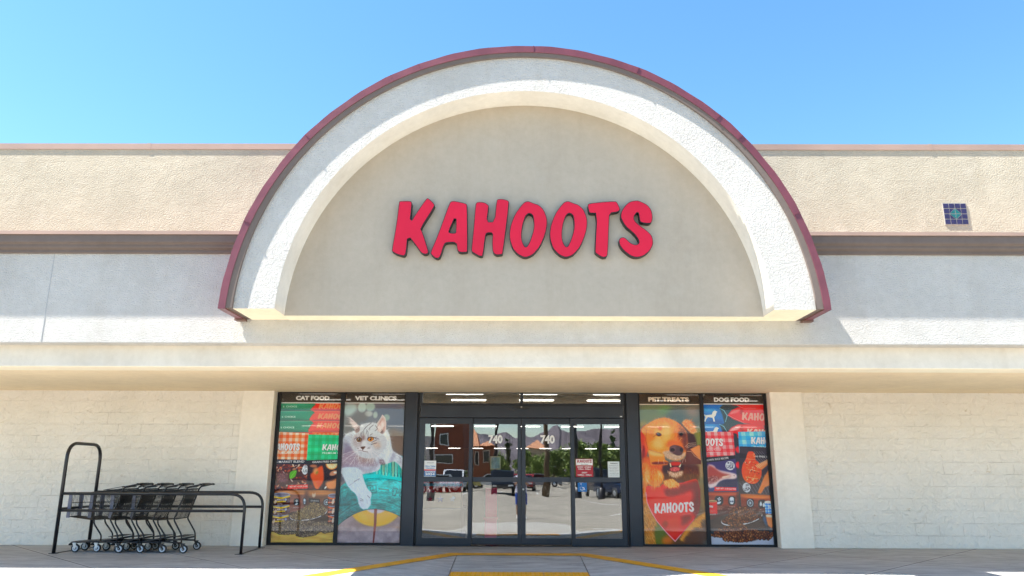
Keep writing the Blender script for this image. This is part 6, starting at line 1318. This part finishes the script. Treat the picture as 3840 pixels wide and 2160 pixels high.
# cars
def car(name, label, x, y, rz, col, h=1.45, L=4.5, kind='sedan'):
    c = empty(name, (x, y, roadz(-y)), rz); tag(c, label, 'car', 'parked cars mirrored in the doors')
    pm = simple('car paint', col, .25, .2, .5, coat=.6); gm_ = simple('car glass', (.01, .012, .015), .05)
    if kind == 'suv': pf = [(-L/2, .45), (-L/2, 1.05), (-L/2+.12, 1.1), (-L/2+.3, h), (L*.1, h), (L*.24, 1.08), (L/2-.1, .95), (L/2, .7), (L/2, .42)]
    elif kind == 'truck': pf = [(-L/2, .5), (-L/2, 1.05), (-L*.12, 1.05), (-L*.10, h), (L*.16, h), (L*.26, 1.1), (L/2-.08, 1.0), (L/2, .8), (L/2, .45)]
    else: pf = [(-L/2, .4), (-L/2, .85), (-L/2+.1, .95), (-L*.32, 1.0), (-L*.2, h), (L*.1, h), (L*.26, .98), (L/2-.15, .85), (L/2, .62), (L/2, .38)]
    b = MB(); b.extrude_poly(pf, lambda a, z_, d: (a, d, z_), -.86, .86); b.build('body', pm, c, bevel=.09)
    g_ = MB(); zt = h-.08; xa, xb = pf[3 if kind != 'sedan' else 4][0], pf[4 if kind != 'sedan' else 5][0]
    for s in (-1, 1): g_.add([(xa-.05, s*.868, 1.04), (xb+.35, s*.868, 1.04), (xb-.02, s*.868, zt), (xa+.12, s*.868, zt)], [(0, 1, 2, 3)])
    g_.build('side_window', gm_, c)
    fr_ = pf[4 if kind != 'sedan' else 5]; nx = pf[5 if kind != 'sedan' else 6]
    g_ = MB(); dx = .012; g_.add([(fr_[0]+.05+dx, -.7, fr_[1]-.05), (nx[0]-.05+dx+.02, -.76, nx[1]+.06), (nx[0]-.05+dx+.02, .76, nx[1]+.06), (fr_[0]+.05+dx, .7, fr_[1]-.05)], [(0, 1, 2, 3)]); g_.build('windscreen', gm_, c)
    for s in (-1, 1):
        for xx in (-L*.3, L*.31):
            w = MB(); w.lathe([(.0, -.11), (.2, -.115), (.33, -.11), (.345, -.08), (.345, .08), (.33, .11), (.2, .115), (0, .11)], (xx, s*.80, .345), 'Y', 18); wo_ = w.build('wheel', M['rubber'], c)
            w = MB(); w.lathe([(0, -.122), (.19, -.118), (.2, -.112)], (xx, s*.80, .345), 'Y', 14); w.lathe([(.2, .112), (.19, .118), (0, .122)], (xx, s*.80, .345), 'Y', 14); w.build('rim', M['chrome'], wo_)
        l = MB(); l.obox((L/2-.03, s*.62, .68), (.04, 0, 0), (0, .17, 0), (0, 0, .06)); l.build('headlight', M['white_paint'], c)
        l = MB(); l.obox((-L/2+.01, s*.66, .82), (.03, 0, 0), (0, .14, 0), (0, 0, .08)); l.build('tail_light', simple('red lamp lens', (.4, .01, .01), .3), c)
    return c
car('white_car', 'white car mirrored above the middle rail of the left sliding door', xw(775, 60), -61, R(185), (.7, .7, .7))
car('black_pickup_truck', 'dark pickup truck mirrored beside the standing person', xw(865, 42), -44, R(90), (.015, .02, .03), 1.75, 5.2, 'truck')
car('silver_car', 'pale silver car mirrored in the left fixed pane above the display table', xw(320, 50), -51, R(170), (.55, .58, .6))
car('yellow_white_car', 'pale yellow car mirrored beside the silver one', xw(455, 52), -53.5, R(175), (.6, .5, .15))
car('white_suv', 'white sport utility vehicle mirrored behind the ruffled display', xw(440, 50), -52, R(95), (.6, .62, .65), 1.75, 4.7, 'suv')
car('dark_blue_car', 'dark blue car mirrored at the right edge of the right fixed pane', xw(1850, 35), -37, R(75), (.01, .025, .07))
car('black_suv', 'black sport utility vehicle mirrored low in the right fixed pane', xw(1740, 38), -41, R(80), (.02, .02, .022), 1.8, 4.7, 'suv')
car('white_hatchback', 'white hatchback mirrored between the two notices on the right pane', xw(1640, 60), -62, R(178), (.7, .7, .7), 1.5, 4.1, 'suv')
car('grey_car', 'grey car far off mirrored in the right sliding door', xw(1190, 64), -66, R(5), (.3, .3, .32))
car('red_car', 'dark red car mirrored at the left edge of the right sliding door', xw(1040, 55), -56, R(95), (.3, .02, .02))
# the person who stands behind the camera and shows in the doors
pn = empty('person', (.10, -13.78, roadz(13.7))); tag(pn, 'person in a pale shirt and blue shorts mirrored at the centre door stile', 'person')
def skin_body():
    J = dict(pel=(0, 0, .95), wa=(0, .01, 1.08), ch=(0, .0, 1.32), nk=(0, .01, 1.50), hd0=(0, .02, 1.60), hd1=(0, .03, 1.70))
    V = [J[k] for k in ('pel', 'wa', 'ch', 'nk', 'hd0', 'hd1')]; RD = [(.15, .11), (.135, .10), (.165, .115), (.055, .055), (.075, .09), (.07, .085)]; E = [(0, 1), (1, 2), (2, 3), (3, 4), (4, 5)]
    for s in (-1, 1):
        b = len(V)
        V += [(s*.10, 0, .88), (s*.11, .01, .50), (s*.12, -.02, .10), (s*.125, .10, .035), (s*.13, .19, .025)]; RD += [(.09, .09), (.058, .06), (.038, .04), (.04, .03), (.03, .02)]
        E += [(0, b), (b, b+1), (b+1, b+2), (b+2, b+3), (b+3, b+4)]
        b = len(V)
        V += [(s*.17, 0, 1.43), (s*.21, .02, 1.16), (s*.11, .22, 1.27), (s*.08, .28, 1.33)]; RD += [(.055, .055), (.042, .042), (.03, .03), (.034, .02)]
        E += [(2, b), (b, b+1), (b+1, b+2), (b+2, b+3)]
        for f in range(4):
            c_ = len(V); V += [(s*(.06-.006*f), .31+.004*f, 1.375-.017*f), (s*(.03-.004*f), .325, 1.385-.017*f)]; RD += [(.009, .009), (.008, .008)]; E += [(b+3, c_), (c_, c_+1)]
        c_ = len(V); V += [(s*.055, .29, 1.375)]; RD += [(.010, .010)]; E += [(b+3, c_)]
    me = bpy.data.meshes.new('body'); me.from_pydata(V, E, []); o = bpy.data.objects.new('body', me); COL.objects.link(o); o.parent = pn
    md = o.modifiers.new('skin', 'SKIN'); sv = me.skin_vertices[0].data if me.skin_vertices else None
    if sv is None:
        bm = bmesh.new(); bm.from_mesh(me); bm.verts.layers.skin.verify(); bm.to_mesh(me); bm.free(); sv = me.skin_vertices[0].data
    for i, r_ in enumerate(RD): sv[i].radius = r_
    sv[0].use_root = True
    ss = o.modifiers.new('sub', 'SUBSURF'); ss.levels = 1; ss.render_levels = 2
    me.materials.append(simple('skin', (.42, .24, .16), .6, 0, .4)); return o
skin_body()
def garment(name, rings, mat, n=20):
    mb = MB(); vs = []; fs = []
    for (cx, cy, z_, rx, ry) in rings: vs += [(cx+rx*math.cos(2*math.pi*k/n), cy+ry*math.sin(2*math.pi*k/n), z_) for k in range(n)]
    for i in range(len(rings)-1): fs += [(i*n+k, i*n+(k+1) % n, (i+1)*n+(k+1) % n, (i+1)*n+k) for k in range(n)]
    mb.add(vs, fs, 0, True); return mb
g_ = garment('s', [(0, .0, .90, .185, .145), (0, 0, 1.1, .175, .135), (0, 0, 1.3, .20, .145), (0, 0, 1.42, .21, .125), (0, .01, 1.48, .12, .09), (0, .01, 1.51, .07, .07)], None)
for s in (-1, 1):
    a = garment('a', [(s*.16, 0, 1.44, .075, .075), (s*.195, .01, 1.33, .075, .075), (s*.215, .02, 1.24, .07, .07)], None); g_.add(a.v, a.f, 0, True)
g_.build('shirt', simple('pale lilac cotton shirt', (.55, .55, .68), .9), pn)
g_ = garment('s', [(0, 0, .82, .175, .14), (0, 0, .94, .178, .14)], None)
for s in (-1, 1):
    a = garment('a', [(s*.105, .005, .52, .095, .10), (s*.10, 0, .70, .10, .115), (s*.09, 0, .86, .10, .13)], None); g_.add(a.v, a.f, 0, True)
g_.build('shorts', simple('blue cotton shorts', (.01, .06, .35), .9), pn)
g_ = garment('h', [(0, .0, 1.66, .088, .095), (0, -.005, 1.73, .09, .098), (0, 0, 1.78, .065, .07), (0, 0, 1.80, .01, .01)], None); g_.build('hair', simple('dark hair', (.02, .015, .01), .7), pn)
for s in (-1, 1):
    g_ = MB(); g_.lathe([(.0, -.01), (.05, 0), (.055, .05), (.035, .09), (.04, .13)], (s*.125, .02, 0), 'Z', 14); g_.obox((s*.13, .12, .035), (.045, 0, 0), (0, .11, 0), (0, 0, .032)); g_.build('shoe', M['white_paint'], pn, bevel=.015)
fc_ = MB(); fc_.lathe([(0, .0), (.014, .0), (.010, .025), (0, .03)], (0, .11, 1.655), 'Y', 8); fc_.obox((0, .108, 1.615), (.028, 0, 0), (0, .004, 0), (0, 0, .005))
for s in (-1, 1): fc_.lathe([(0, .0), (.011, .0), (.011, .008), (0, .01)], (s*.032, .105, 1.685), 'Y', 8); fc_.obox((s*.088, .02, 1.665), (.008, 0, 0), (0, .018, 0), (0, 0, .028))
fc_.build('face', simple('face detail', (.25, .12, .09), .6), pn)
